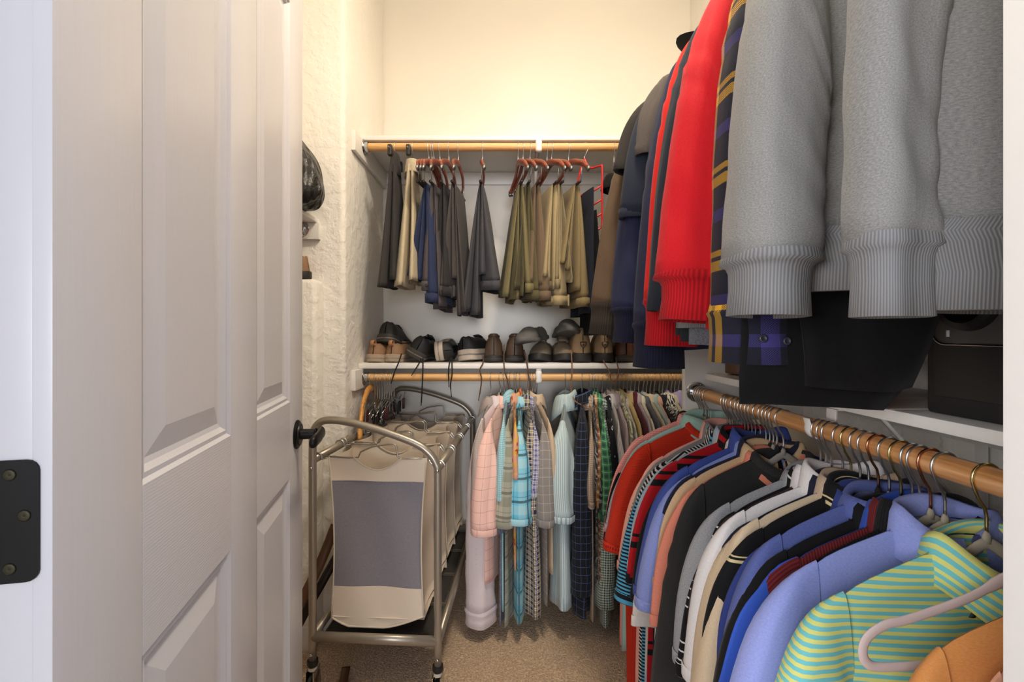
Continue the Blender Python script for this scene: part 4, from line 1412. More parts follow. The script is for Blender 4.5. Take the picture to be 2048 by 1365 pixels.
trousers(1103, 'sand trousers just behind the pale khaki pair', TP('#8b7d60'), 1, 0.030, -0.62, -0.60, yaw=14, thick=0.012)
trousers(1137, 'khaki trousers at the right end of the row', TP('#857555'), -1, 0.050, -0.55, -0.67, yaw=12, thick=0.020)

# extra wooden hangers packed beside the navy pair
for px, lab in ((858, 'cherry wood hanger at the left of the packed trio'), (864, 'cherry wood hanger in the middle of the packed trio')):
    hanger('wooden_hanger', 'wood', lab, (XB(px), Y_ROD, H_UP), -PI / 2 + math.radians(-11), 'cherry wood hangers on the upper back rod', M_CHERRY, None, w=0.19)


def clip_trousers(px, label, mat, hlabel, seed, puff):
    rs = random.Random(seed)
    loc = (XB(px), Y_ROD, H_UP)
    root = empty('trousers', loc, -PI / 2)
    tag(root, label, 'trousers', 'trousers on the upper back rod')
    for k, (va, vb) in enumerate(((-0.014, -0.030), (0.012, 0.022))):
        m = MB()
        flap(m, va * 0.5, vb, 0.008, 0.024 - 0.006 * k, 0.06, 0.135, -0.095, -0.62 + 0.02 * k, rs, fold=0.010, nr=26)
        m.build('leg', mat, root)
    m = MB()
    ring = flap(m, 0, 0, 0.010 + puff, 0.018 + puff, 0.045, 0.06, -0.035 if puff < .01 else -0.065, -0.13, rs, fold=0.004, nr=8)
    m.build('waistband', mat, root)
    r = empty('clip_hanger', loc, -PI / 2)
    tag(r, hlabel, 'hanger', 'clip hangers on the upper back rod')
    MB().tube(bez(hook_pts(1, -0.045), 30), 0.0018, 7).build('hook', M_HOOK, r)
    MB().tube([(-0.12, 0, -0.045), (0.0, 0, -0.042), (0.12, 0, -0.045)], 0.0022, 8).build('bar', M_HOOK, r)
    for x in (-0.095, 0.095):
        MB().box((x - 0.012, -0.009, -0.075), (x + 0.012, 0.009, -0.030), 0.004).build('clip', solid('black_plastic', '#191919', 0.4), r)
    return root


clip_trousers(791, 'charcoal trousers clipped at the left end of the upper rod', TP('#3a3736'), 'black clip hanger holding the leftmost charcoal trousers', 5, 0.004)
clip_trousers(826, 'cream trousers with a bunched waist', TP('#b9ab90'), 'black clip hanger holding the cream trousers', 6, 0.018)

# red multi-bar trouser hanger with dark jeans
M_REDP = solid('red_plastic', '#c8201e', 0.32)
rh = empty('tiered_hanger', (XB(1169), Y_ROD, H_UP), -PI / 2 + math.radians(52))
tag(rh, 'red plastic tiered trouser hanger', 'hanger')
MB().tube(bez(hook_pts(1, -0.055), 30), 0.0019, 7).build('hook', M_HOOK, rh)
MB().tube(bez([(0, 0, -0.050), (0.008, 0, -0.068), (0.030, 0, -0.098), (0.075, 0, -0.100), (0.084, 0, -0.112), (0.084, 0, -0.25), (0.084, 0, -0.355), (0.078, 0, -0.365)], 40), 0.0042, 10).build('frame', M_REDP, rh)
MB().tube(bez([(0, 0, -0.052), (-0.012, 0, -0.075), (-0.035, 0, -0.150), (-0.05, 0, -0.21)], 16), 0.0042, 10).build('arm', M_REDP, rh)
for z in (-0.185, -0.245, -0.305, -0.364):
    MB().tube([(0.084, 0, z), (0.03, 0, z - 0.022), (-0.09, 0, z - 0.030)], 0.0040, 8).build('rung', M_REDP, rh)
jr = empty('jeans', (XB(1168), Y_ROD, H_UP), -PI / 2 + math.radians(14))
tag(jr, 'dark indigo jeans folded over the red tiered hanger', 'trousers')
m = MB()
rs = random.Random(77)
flap(m, 0.0, -0.004, 0.006, 0.022, 0.10, 0.12, -0.205, -0.74, rs, fold=0.012)
m.build('leg', cloth('heather', '#171b26', '#262c3c'), jr)
m = MB()
flap(m, 0.012, 0.030, 0.006, 0.018, 0.10, 0.12, -0.30, -0.83, rs, fold=0.012)
m.build('leg', cloth('plain', '#15161a'), jr)

# black jacket on a beige plastic hanger
garment('BU', XB(1228), 'jacket', 'black jacket on a beige plastic hanger, right end of upper rod', 'jacket', 'jackets on the upper back rod', cloth('plain', '#1b1918'), sl='long', yaw=-6, B=0.030, st=0.040, L=0.84, sL=0.58, sex=0.03, zt=-0.165, swid=0.13, hk='plastic', hb=solid('beige_plastic', '#b8ad93', 0.35), hlabel='beige plastic hanger holding the black jacket', slope=0.5, S=0.20)

# ------------------------------------------------------------------ shoes
def shoe(label, loc, rz, mats, L=0.29, Wd=0.100, H=0.085, sole=0.028, rot=None, cat='shoe', name='shoe', toe=0.052, group='shoes on the lower back shelf', laces=True, tab=None, toecap=None, heelcap=None, smat2=None, opening=True, badge=None, collar_mat=None):
    """local x: heel to toe, z up from the ground; mats = (upper, lining, sole, lace)"""
    r = empty(name, loc, rz)
    if rot is not None:
        r.rotation_euler = rot
    tag(r, label, cat, group)
    nS, nF = 25, 17

    def outline(s):
        f = np.interp(s, [0, .12, .45, .70, .80, 1.0], [.80, .82, .76, 1.0, .98, .80])
        f = f * (math.sqrt(max(0, 1 - ((0.12 - s) / 0.12) ** 2)) if s < 0.12 else 1)
        f = f * (math.sqrt(max(0, 1 - ((s - 0.76) / 0.24) ** 2)) if s > 0.76 else 1)
        return f * Wd / 2
    st = np.sin((np.linspace(0, 1, nS) - 0.5) * PI) * 0.5 + 0.5
    ph = np.linspace(0, PI, nF)
    P = np.zeros((nS, nF, 3))
    for i, s in enumerate(st):
        hwid = max(outline(s), 0.002)
        ht = np.interp(s, [0, 0.06, 0.20, 0.36, 0.48, 0.62, 0.78, 0.92, 1.0], [H * .92, H, H * .93, H * .97, H * .86 + toe * .14, toe * 1.35, toe, toe * .72, toe * .30]) - sole
        up = np.sin(ph) ** 0.55
        nar = 1 - np.interp(s, [0, .4, .7, 1], [.34, .40, .25, .15]) * np.sin(ph) ** 2
        y = hwid * np.sign(np.cos(ph)) * np.abs(np.cos(ph)) ** 0.75 * nar
        z = sole + ht * up
        if opening:
            d = np.interp(s, [0, .03, .09, .36, .47, .52], [0, 0, 1, 1, .5, 0])
            win = np.clip((np.sin(ph) - 0.86) / 0.10, 0, 1)
            z = z - d * win * min(0.055, ht * 0.75)
        # the back leans a little forward with height
        lean = (0.010 * up * (1 - s) if s < 0.3 else 0)
        P[i, :, 0] = s * L + lean
        P[i, :, 1] = y
        P[i, :, 2] = z
    m = MB()
    idx = np.arange(nS * nF).reshape(nS, nF)
    fo, fi = [], []
    for i in range(nS - 1):
        for j in range(nF - 1):
            q = (idx[i, j], idx[i, j + 1], idx[i + 1, j + 1], idx[i + 1, j])
            inside = opening and (0.03 < (st[i] + st[i + 1]) / 2 < 0.47) and math.sin((ph[j] + ph[j + 1]) / 2) > 0.93
            (fi if inside else fo).append(q)
    V = P.reshape(-1, 3)
    m.add(V, fo, None, 0)
    if fi:
        m.f += [list(q) for q in fi]
        m.mi += [1] * len(fi)
    m.build('upper', [mats[0], mats[1]], r)
    # sole
    q = np.linspace(0, 1, 22)
    qs = np.sin((q - 0.5) * PI) * 0.5 + 0.5
    pts = [(s * L * 1.03 - 0.006, max(outline(s), 0.001) * 1.07 + 0.001) for s in qs] + [(s * L * 1.03 - 0.006, -max(outline(s), 0.001) * 1.07 - 0.001) for s in qs[::-1][1:-1]]
    so = MB()
    so.prism(pts, 0.0, sole + 0.004, bev=0.005)
    sv = so.v[0]
    sv[:, 2] += np.interp(sv[:, 0] / L, [0, .1, .55, .75, 1.03], [0.004, 0.0, 0.0, 0.0, 0.016])
    sole_o = so.build('sole', mats[2], r, angle=60)
    if smat2 is not None:
        s2 = MB()
        s2.prism([(x, y * 1.012) for x, y in pts], sole * 0.45, sole * 0.62, bev=0.001)
        s2.v[0][:, 2] += np.interp(s2.v[0][:, 0] / L, [0, .1, .55, .75, 1.03], [0.004, 0.0, 0.0, 0.0, 0.016])
        s2.build('midsole_line', smat2, sole_o)
    if collar_mat is not None:
        pts2 = [P[i, j] for i, j in [(k, 5) for k in range(4, 13)]]
        pts3 = [P[i, nF - 6] for i in range(4, 13)]
        loop = [tuple(p) for p in pts3[::-1]] + [tuple(P[2, nF // 2] + np.array([0, 0, 0.0]))] + [tuple(p) for p in pts2]
        MB().tube(bez(loop, 30), 0.007, 8).build('collar', collar_mat, r)
    if toecap is not None:
        k0 = int(nS * 0.62)
        c = P[k0:].copy()
        ctr = np.array([L * 0.75, 0, sole])
        c = ctr + (c - ctr) * 1.025
        # only the lower part of the toe
        c[..., 2] = sole + (c[..., 2] - sole) * np.linspace(0.25, 0.80, len(c))[:, None]
        mm = MB()
        mm.grid(c)
        mm.build('toe_cap', toecap, r)
    if heelcap is not None:
        c = P[:6].copy()
        ctr = np.array([L * 0.25, 0, sole])
        c = ctr + (c - ctr) * 1.02
        c[..., 2] = sole + (c[..., 2] - sole) * 0.35
        mm = MB()
        mm.grid(c)
        mm.build('heel_counter', heelcap, r)
    if tab is not None:
        MB().tube(bez([(0.010, 0, H * .80), (-0.006, 0, H * .88), (-0.004, 0, H * 1.04), (0.012, 0, H * 1.05), (0.022, 0, H * .9)], 14), 0.010, 6, flat=(0.25, 1.0), up=(0, 1, 0)).build('pull_tab', tab, r)
    if laces:
        top = MB()
        pts = [(L * .40, 0, H * .98), (L * .46, 0, H * .93), (L * .55, 0, toe * 1.7), (L * .63, 0, toe * 1.42)]
        top.tube(bez(pts, 12), 0.020, 8, flat=(0.22, 1.0), up=(0, 1, 0))
        top.build('tongue', mats[0], r)
        lc = None
        for k in range(4):
            x = L * (0.47 + 0.05 * k)
            z = np.interp(x / L, [.46, .55, .65], [H * .93, toe * 1.75, toe * 1.42]) + 0.006
            MB().tube(bez([(x - 0.006, -0.026, z - 0.010), (x, 0, z + 0.003), (x + 0.006, 0.026, z - 0.010)], 8), 0.0022, 6).build('lace', mats[3], r)
    if badge is not None:
        b1, b2 = badge
        z0 = H * 0.50
        M4 = Matrix.Translation((0.0015, 0, z0)) @ Matrix.Rotation(math.radians(-8), 4, 'Y') @ Matrix(((0, 0, -1, 0), (1, 0, 0, 0), (0, 1, 0, 0), (0, 0, 0, 1)))
        shield = [(-0.014, 0.014), (0.014, 0.014), (0.015, 0.006), (0.010, -0.006), (0, -0.014), (-0.010, -0.006), (-0.015, 0.006)]
        bo = MB().prism(shield, 0.0, 0.004, M4).build('badge', b1, r)
        MB().prism([(x * .72, y * .72) for x, y in shield], 0.003, 0.0048, M4).build('badge_field', b2, bo)
        MB().lathe([(0, 0), (0.004, 0), (0.004, 0.0056), (0.0025, 0.0056), (0.0025, 0.0050), (0, 0.0050)], 14, 'z').xf(M4).build('badge_ring', b1, bo)
    return r


def xs(px, y):
    return (px - VPX) / FPX * y


def lth(n, c, rough=0.5, noise=0.2):
    return solid(n, c, rough, noise=noise, nscale=60, bump=0.25, bscale=160)


SH = 1.0745
K_BLK, K_LIN = lth('black_shoe_mesh', '#1c1c1d', 0.6), solid('shoe_lining', '#0e0d0d', 0.9)
K_TAN, K_TANS = lth('tan_nubuck', '#8d6a4d', 0.7), solid('taupe_foam_sole', '#a08d78', 0.7, noise=0.1)
K_OLV = solid('olive_foam_sole', '#3a362f', 0.7, noise=0.15)
K_WHT = solid('pale_foam_sole', '#b3a698', 0.6, noise=0.08)
K_GRY = solid('grey_foam', '#77706b', 0.6)
K_BRN, K_BRNS = lth('brown_boot_leather', '#4b3a2e', 0.45, 0.3), solid('dark_rubber_sole', '#25211f', 0.6, noise=0.15)
K_LACE, K_LBRN = solid('black_lace', '#131212', 0.8), solid('brown_lace', '#5d4332', 0.8)
K_TRL, K_TRLB = lth('trail_shoe_mesh', '#7d715f', 0.7), solid('rubber_toe', '#2c2b2a', 0.6)
K_HIK, K_HIKC = lth('hiking_suede', '#9a8262', 0.75), lth('hiking_collar', '#6d604b', 0.7)
K_RED, K_REDS = lth('reddish_brown_leather', '#5f3a2b', 0.4, 0.3), solid('boot_sole_dark', '#3a2f28', 0.6)
K_SLP = solid('grey_slipper', '#5e5c5a', 0.75, noise=0.15, nscale=90)
FWD = PI / 2

shoe('tan sneaker with a pull tab at the left wall', (xs(748, 2.03), 2.01, SH), FWD - 0.22, (K_TAN, K_LIN, K_TANS, K_LACE), H=0.092, sole=0.030, tab=lth('tan_tab', '#a8714c'), smat2=K_GRY)
shoe('tan sneaker with a pull tab, right of its twin', (xs(784, 2.03), 2.01, SH), FWD - 0.22, (K_TAN, K_LIN, K_TANS, K_LACE), H=0.092, sole=0.030, tab=lth('tan_tab', '#a8714c'), smat2=K_GRY)
shoe('black walking shoe perched on the tan sneakers', (xs(768, 2.03), 2.03, SH + 0.088), FWD - 0.15, (K_BLK, K_LIN, K_OLV, K_LACE), H=0.108, sole=0.034, Wd=0.105, rot=(0, math.radians(12), FWD - 0.15), smat2=K_GRY)
shoe('black walking shoe leaning over beside the tan pair', (xs(826, 2.02), 2.00, SH + 0.020), FWD, (K_BLK, K_LIN, K_OLV, K_LACE), H=0.112, sole=0.034, Wd=0.105, rot=(math.radians(28), 0, FWD - 0.1), smat2=K_GRY)
shoe('black sneaker lying on its side, pale sole to the left', (xs(868, 2.03), 2.02, SH + 0.048), FWD, (K_BLK, K_LIN, K_WHT, K_LACE), H=0.092, sole=0.034, Wd=0.100, rot=(math.radians(84), 0, FWD - 0.1), smat2=K_GRY)
shoe('black sneaker with a thick pale sole', (xs(928, 2.03), 2.03, SH + 0.006), FWD, (K_BLK, K_LIN, K_WHT, K_LACE), H=0.118, sole=0.044, Wd=0.105, rot=(math.radians(-8), 0, FWD - 0.55), smat2=K_GRY)
shoe('brown leather boot, left of the pair', (xs(988, 2.02), 2.005, SH), FWD + 0.03, (K_BRN, K_LIN, K_BRNS, K_LBRN), H=0.128, sole=0.026, Wd=0.098, smat2=solid('welt', '#4a4038', 0.6), collar_mat=lth('padded_collar', '#40332a'))
shoe('brown leather boot, right of the pair', (xs(1029, 2.02), 2.005, SH), FWD - 0.03, (K_BRN, K_LIN, K_BRNS, K_LBRN), H=0.128, sole=0.026, Wd=0.098, smat2=solid('welt', '#4a4038', 0.6), collar_mat=lth('padded_collar', '#40332a'))
shoe('taupe trail shoe, toe out, left of the pair', (xs(1092, 2.3), 2.285, SH), -FWD - 0.22, (K_TRL, K_LIN, K_TRLB, K_LBRN), H=0.088, sole=0.026, toecap=K_TRLB, toe=0.066)
shoe('taupe trail shoe, toe out, right of the pair', (xs(1116, 2.3), 2.285, SH), -FWD, (K_TRL, K_LIN, K_TRLB, K_LBRN), H=0.088, sole=0.026, toecap=K_TRLB, toe=0.066)
shoe('grey slipper tipped on its side above the brown boots', (xs(1086, 2.12), 2.16, SH + 0.098), 0, (K_SLP, K_LIN, K_SLP, K_LACE), H=0.070, sole=0.014, toe=0.055, L=0.26, Wd=0.10, rot=(math.radians(10), math.radians(4), -FWD - 0.42), laces=False, name='slipper', cat='slipper')
shoe('grey slipper standing over the right trail shoe', (xs(1122, 2.2), 2.24, SH + 0.100), 0, (K_SLP, K_LIN, K_SLP, K_LACE), H=0.070, sole=0.014, toe=0.060, L=0.26, Wd=0.105, rot=(math.radians(-8), math.radians(-6), -FWD + 0.08), laces=False, name='slipper', cat='slipper')
BDG = (solid('badge_rim', '#4a2e2a', 0.5), solid('badge_tan', '#8f7a60', 0.5))
shoe('tan hiking boot with a heel badge, left of the pair', (xs(1165, 2.02), 2.00, SH), FWD + 0.06, (K_HIK, K_LIN, K_BRNS, K_LBRN), H=0.158, sole=0.034, Wd=0.102, heelcap=K_TRLB, collar_mat=K_HIKC, badge=BDG)
shoe('tan hiking boot with a heel badge, right of the pair', (xs(1208, 2.02), 2.00, SH), FWD - 0.02, (K_HIK, K_LIN, K_BRNS, K_LBRN), H=0.158, sole=0.034, Wd=0.102, heelcap=K_TRLB, collar_mat=K_HIKC, badge=BDG)
shoe('reddish brown boot beside the hiking pair', (xs(1252, 2.02), 2.01, SH), FWD, (K_RED, K_LIN, K_REDS, K_LACE), H=0.135, sole=0.028, Wd=0.102, smat2=solid('welt', '#4a4038', 0.6))
shoe('reddish brown boot half hidden by the navy cuff', (xs(1299, 2.02), 2.01, SH), FWD, (K_RED, K_LIN, K_REDS, K_LACE), H=0.135, sole=0.028, Wd=0.102, smat2=solid('welt', '#4a4038', 0.6))
K_DK, K_DKS = lth('dark_brown_leather', '#33241b', 0.45, 0.25), solid('brown_welt_sole', '#5a3d2a', 0.6, noise=0.1)
shoe('dark brown shoe on the right shelf by the divider', (0.705, 1.425, 1.0725), 0.05, (K_DK, K_LIN, K_DKS, K_LACE), H=0.10, sole=0.030, L=0.265, Wd=0.092, laces=False, group='shoes on the right shelf')
shoe('dark brown shoe on the right shelf under the flannel', (0.700, 1.315, 1.0725), 0.0, (K_DK, K_LIN, K_DKS, K_LACE), H=0.10, sole=0.030, L=0.265, Wd=0.092, laces=False, group='shoes on the right shelf')
shoe('brown sneaker on the boxed-out wall ledge', (-0.755, 1.768, 1.4112), PI, (K_TAN, K_LIN, K_BRNS, K_LACE), H=0.10, sole=0.026, L=0.28, Wd=0.075, laces=False, group='shoes on the left ledge')


def lace(label, pts, r, mat, y=1.968):
    w = [W(px, py, yy) for px, py, yy in pts]
    n = 30
    rad = [r] * (n - 5) + [r * .7] * 5
    o = MB().tube(bez([p - w[0] for p in w], n), rad, 6).build('shoelace', mat, None, loc=w[0])
    tag(o, label, 'lace', 'shoelaces hanging over the shoe shelf')


e = SH + 0.003
lace('black shoelace dangling lowest past the cart handle', [(846, 715, 2.02), (846, 727, 1.972), (845, 760, 1.965), (843, 800, 1.968), (842, 812, 1.968)], 0.0030, K_LACE)
lace('black shoelace slanting left from the walking shoe', [(803, 708, 2.0), (797, 726, 1.970), (789, 745, 1.965), (782, 768, 1.968)], 0.0030, K_LACE)
lace('short black shoelace ending on the rod', [(843, 715, 2.02), (838, 727, 1.970), (829, 742, 1.965), (823, 752, 1.966)], 0.0026, K_LACE)
lace('black shoelace under the pale-soled sneaker, left strand', [(903, 715, 2.02), (899, 727, 1.970), (897, 745, 1.965), (898, 775, 1.968)], 0.0028, K_LACE)
lace('black shoelace under the pale-soled sneaker, right strand', [(905, 715, 2.02), (904, 727, 1.970), (904, 750, 1.965), (901, 770, 1.968), (903, 795, 1.968)], 0.0028, K_LACE)
lace('brown bootlace hanging left of the brown boots', [(967, 715, 2.02), (966, 727, 1.970), (960, 740, 1.965), (963, 760, 1.964), (960, 785, 1.966), (957, 802, 1.966)], 0.0030, K_LBRN)
lace('brown bootlace between the brown boots', [(1008, 690, 1.99), (1008, 727, 1.966), (1010, 745, 1.962), (1016, 765, 1.962), (1020, 790, 1.960), (1032, 812, 1.955), (1042, 825, 1.950)], 0.0028, K_LBRN)
lace('brown bootlace right of the brown boots', [(1048, 700, 1.99), (1054, 727, 1.966), (1057, 750, 1.962), (1060, 770, 1.96), (1058, 790, 1.96)], 0.0032, K_LBRN)
lace('long tan bootlace curving onto the black plaid shirt', [(1142, 700, 1.99), (1144, 727, 1.966), (1144, 750, 1.962), (1142, 780, 1.955), (1150, 802, 1.93), (1170, 814, 1.90), (1185, 822, 1.88)], 0.0026, solid('tan_lace', '#8a6248', 0.8))
lace('tan bootlace looping down from the hiking boots', [(1206, 720, 2.0), (1211, 730, 1.966), (1219, 745, 1.962), (1222, 760, 1.96), (1228, 768, 1.958), (1236, 755, 1.96), (1237, 740, 1.962), (1234, 728, 1.966), (1231, 715, 2.0)], 0.0026, solid('tan_lace', '#8a6248', 0.8))

# ------------------------------------------------------------------ laundry sorter cart
M_TUBE = solid('bronze_grey_tube', '#a0978a', 0.34, 0.6)
M_CANV = solid('beige_canvas', '#d8c9b6', 0.9, noise=0.06, nscale=300, bump=0.3, bscale=700)
M_PIPE = solid('canvas_piping', '#cdbfac', 0.85)


def net_mat(name, c1, c2, fine=900):
    k = NT(name)
    uv, x, y = k.uv()
    v = k.obj()
    n = k.noise(v, fine, 1)
    col = k.mix(k.math('MULTIPLY', n, 1.0), lin(c1), lin(c2))
    k.bump(n, 0.3, 0.001)
    return k.fin(col, 0.9)


M_NET = net_mat('grey_mesh_fabric', '#8e8a90', '#6f6c72', 420)
M_TRAY = net_mat('dark_tray_mesh', '#4a4642', '#2b2825', 260)
cart = empty('laundry_cart', (-0.4176, 1.47, 0.0), math.radians(-3.4))
tag(cart, 'rolling laundry sorter with a bent metal tube frame', 'cart')
CW, CLn = 0.206, 0.860
for yy, tagn in ((0.0, 'near'), (CLn, 'far')):
    pts = [(-CW, yy, 0.14), (-CW, yy, 0.5), (-CW, yy, 0.845), (-CW + 0.004, yy, 0.885), (-CW + 0.026, yy, 0.914), (-CW + 0.065, yy, 0.921), (-CW + 0.13, yy, 0.913),
           (0.02, yy, 0.889), (CW - 0.075, yy, 0.850), (CW - 0.030, yy, 0.820), (CW - 0.006, yy, 0.785), (CW, yy, 0.740), (CW, yy, 0.5), (CW, yy, 0.14)]
    MB().tube(bez(pts, 70), 0.0125, 14).build('end_frame', M_TUBE, cart)
    for s in (-1, 1):
        # caster
        m = MB()
        m.lathe([(0, 0.140), (0.017, 0.140), (0.018, 0.128), (0.015, 0.120), (0, 0.120)], 18, 'z', (s * CW, yy, 0))
        cst = m.build('caster', solid('black_rubber', '#161616', 0.5), cart, angle=40)
        MB().lathe([(0, 0.121), (0.014, 0.121), (0.014, 0.108), (0, 0.108)], 16, 'z', (s * CW, yy, 0)).build('collar', M_PIPE, cst, angle=40)
        MB().box((s * CW - 0.015, yy - 0.024, 0.045), (s * CW - 0.011, yy + 0.024, 0.112), 0.001).build('fork', M_CHROME, cst)
        MB().box((s * CW + 0.011, yy - 0.024, 0.045), (s * CW + 0.015, yy + 0.024, 0.112), 0.001).build('fork', M_CHROME, cst)
        MB().lathe([(0, -0.009), (0.040, -0.009), (0.046, -0.004), (0.046, 0.004), (0.040, 0.009), (0, 0.009)], 28, 'x', (s * CW, yy, 0.048)).build('wheel', solid('black_rubber', '#161616', 0.5), cst, angle=40)
        if yy == 0:
            for z in (0.162, 0.765):
                MB().lathe([(0, 0), (0.006, 0), (0.005, -0.003), (0.002, -0.004), (0, -0.003)], 12, 'y', (s * CW, yy - 0.0120, z)).build('screw', M_CHROME, cart)
    MB().tube([(-CW, yy, 0.215), (0, yy, 0.215), (CW, yy, 0.215)], 0.017, 14, flat=(0.75, 1.0), up=(0, 0, 1)).build('cross_bar', M_TUBE, cart)
for s in (-1, 1):
    MB().tube([(s * CW, 0, 0.790 if s < 0 else 0.770), (s * CW, CLn / 2, 0.785 if s < 0 else 0.770), (s * CW, CLn, 0.790 if s < 0 else 0.770)], 0.0135, 14).build('top_rail', M_TUBE, cart)
    MB().tube([(s * CW, 0, 0.215), (s * CW, CLn / 2, 0.215), (s * CW, CLn, 0.215)], 0.0130, 14).build('bottom_rail', M_TUBE, cart)
for k in range(4):
    y0, y1 = 0.02 + 0.21 * k, 0.02 + 0.21 * k + 0.195
    MB().box((-CW + 0.02, y0, 0.196), (CW - 0.02, y1, 0.200), 0.001).build('tray', M_TRAY, cart)
    MB().tube([(-CW + 0.02, y0, 0.200), (CW - 0.02, y0, 0.200), (CW - 0.02, y1, 0.200), (-CW + 0.02, y1, 0.200)], 0.0035, 6, closed=True).build('tray_wire', M_TUBE, cart)

CM = Matrix.Translation((-0.4176, 1.47, 0)) @ Matrix.Rotation(math.radians(-3.4), 4, 'Z')


def bag(k, label):
    """one sorter bag: band, mesh window, canvas foot, side and back walls, piping, two carrying wires"""
    rs = random.Random(300 + k)
    y0 = 0.028 + 0.208 * k
    root = empty('laundry_bag', CM @ Vector((0, y0, 0.235)), math.radians(-3.4))
    tag(root, label, 'bag', 'canvas bags of the laundry sorter')
    D = 0.185
    zt, zb, zband, zfoot = 0.795 - 0.235, 0.0, 0.715 - 0.235, 0.365 - 0.235

    def X(z, s):                # half width narrows toward the middle and flares at the foot
        t = z / zt
        return s * (0.163 - 0.014 * math.sin(t * PI) - 0.006 * (1 - t))

    def bottom(x):
        return zb + 0.045 * max(0, (x - 0.02) / 0.14) ** 1.4 + 0.030 * max(0, (-x - 0.10) / 0.06) ** 1.2

    def wall(yw, za, zbb, dip=0, bow=0.0, n=15, mrows=9, foot=False, sgn=1):
        P = np.zeros((mrows, n, 3))
        UV = np.zeros((mrows, n, 2))
        for i in range(mrows):
            for j in range(n):
                t = i / (mrows - 1)
                q = j / (n - 1) * 2 - 1
                z_top = za
                if dip:
                    z_top = za - dip * max(0, math.cos(min(1, abs(q) / 0.50) * PI / 2)) ** 0.9
                z = z_top + (zbb - z_top) * t
                x = X(min(max(z, 0), zt), q) if q >= 0 else X(min(max(z, 0), zt), q)
                if foot:
                    z = z_top + (bottom(x) - z_top) * t
                yy = yw - sgn * bow * math.cos(q * PI / 2) * math.sin(min(1, (zt - z) / zt) * PI) + 0.003 * math.sin(5 * q + 9 * z + k)
                if foot:
                    yy += sgn * 0.0
                P[i, j] = (x, yy, z)
                UV[i, j] = (x, z)
        return P, UV
    m = MB()
    m.grid(*wall(0, zt, zband, 0.042, -0.008))
    m.build('front_band', M_CANV, root)
    m = MB()
    m.grid(*wall(0.001, zband, zfoot, 0, -0.012))
    m.build('mesh_window', M_NET, root)
    m = MB()
    m.grid(*wall(0.001, zfoot, zb, 0, -0.010, foot=True))
    m.build('front_foot', M_CANV, root)
    m = MB()
    m.grid(*wall(D, zt, zb, 0.042, 0.010, mrows=16))
    m.build('back_wall', M_CANV, root)
    for s in (-1, 1):
        P = np.zeros((16, 8, 3))
        for i in range(16):
            z = zt + (zb - zt) * i / 15
            for j in range(8):
                t = j / 7
                x = X(max(0, z), s) - s * 0.030 * math.sin(t * PI) * (0.4 + 0.6 * (1 - i / 15))
                P[i, j] = (x, D * t, z if i < 15 else max(z, bottom(x)))
        m = MB()
        m.grid(P, P[..., 1:])
        m.build('side_wall', M_CANV, root)
        # piping down the front seam
        MB().tube([(X(max(0, zt + (bottom(X(0, s)) - zt) * i / 12), s), -0.002, zt + (bottom(X(0, s)) - zt) * i / 12) for i in range(13)], 0.0028, 6).build('piping', M_PIPE, root)
    MB().tube([(X(0, q), 0.0, bottom(X(0, q))) for q in np.linspace(-1, 1, 17)], 0.0035, 6).build('piping', M_PIPE, root)
    # scooped opening edge
    MB().tube([(X(zt, q), -0.001 + 0.0, zt - 0.042 * max(0, math.cos(min(1, abs(q) / 0.5) * PI / 2)) ** 0.9) for q in np.linspace(-0.5, 0.5, 15)], 0.0025, 6).build('piping', M_PIPE, root)
    P = np.zeros((2, 2, 3))
    P[0] = [(-0.155, 0, 0.03), (0.155, 0, 0.03)]
    P[1] = [(-0.155, D, 0.03), (0.155, D, 0.03)]
    m = MB()
    m.grid(P)
    m.build('bottom', M_CANV, root)
    # wire frames with handle bow and rail hooks
    for yw in (0.002, D - 0.002):
        bow = [(-0.175, yw, zt + 0.000), (-0.100, yw, zt - 0.004), (-0.066, yw, zt - 0.002), (-0.058, yw, zt + 0.016), (-0.02, yw, zt + 0.034), (0.035, yw, zt + 0.043), (0.056, yw, zt + 0.043), (0.063, yw, zt + 0.036), (0.065, yw, zt + 0.004), (0.075, yw, zt - 0.003), (0.100, yw, zt - 0.004), (0.170, yw, zt - 0.002)]
        MB().tube(bow, 0.0028, 8).build('handle_wire', M_TUBE, root)
        for s in (-1, 1):
            rz_ = (0.790 if s < 0 else 0.770) - 0.235
            cx_ = s * CW
            hk = [(s * 0.165, yw, zt - 0.003)]
            for a in range(200, -30, -23):
                q = math.radians(a)
                hk.append((cx_ + s * -1 * 0.0165 * -math.cos(q) * 1.0, yw, rz_ + 0.0165 * math.sin(q)))
            MB().tube(bez(hk, 24), 0.0026, 6).build('rail_hook', M_HOOK, root)
    return root


for k, lb in enumerate(('front canvas bag of the laundry sorter, mesh window facing out', 'second canvas bag of the laundry sorter', 'third canvas bag of the laundry sorter', 'rearmost canvas bag of the laundry sorter')):
    bag(k, lb)

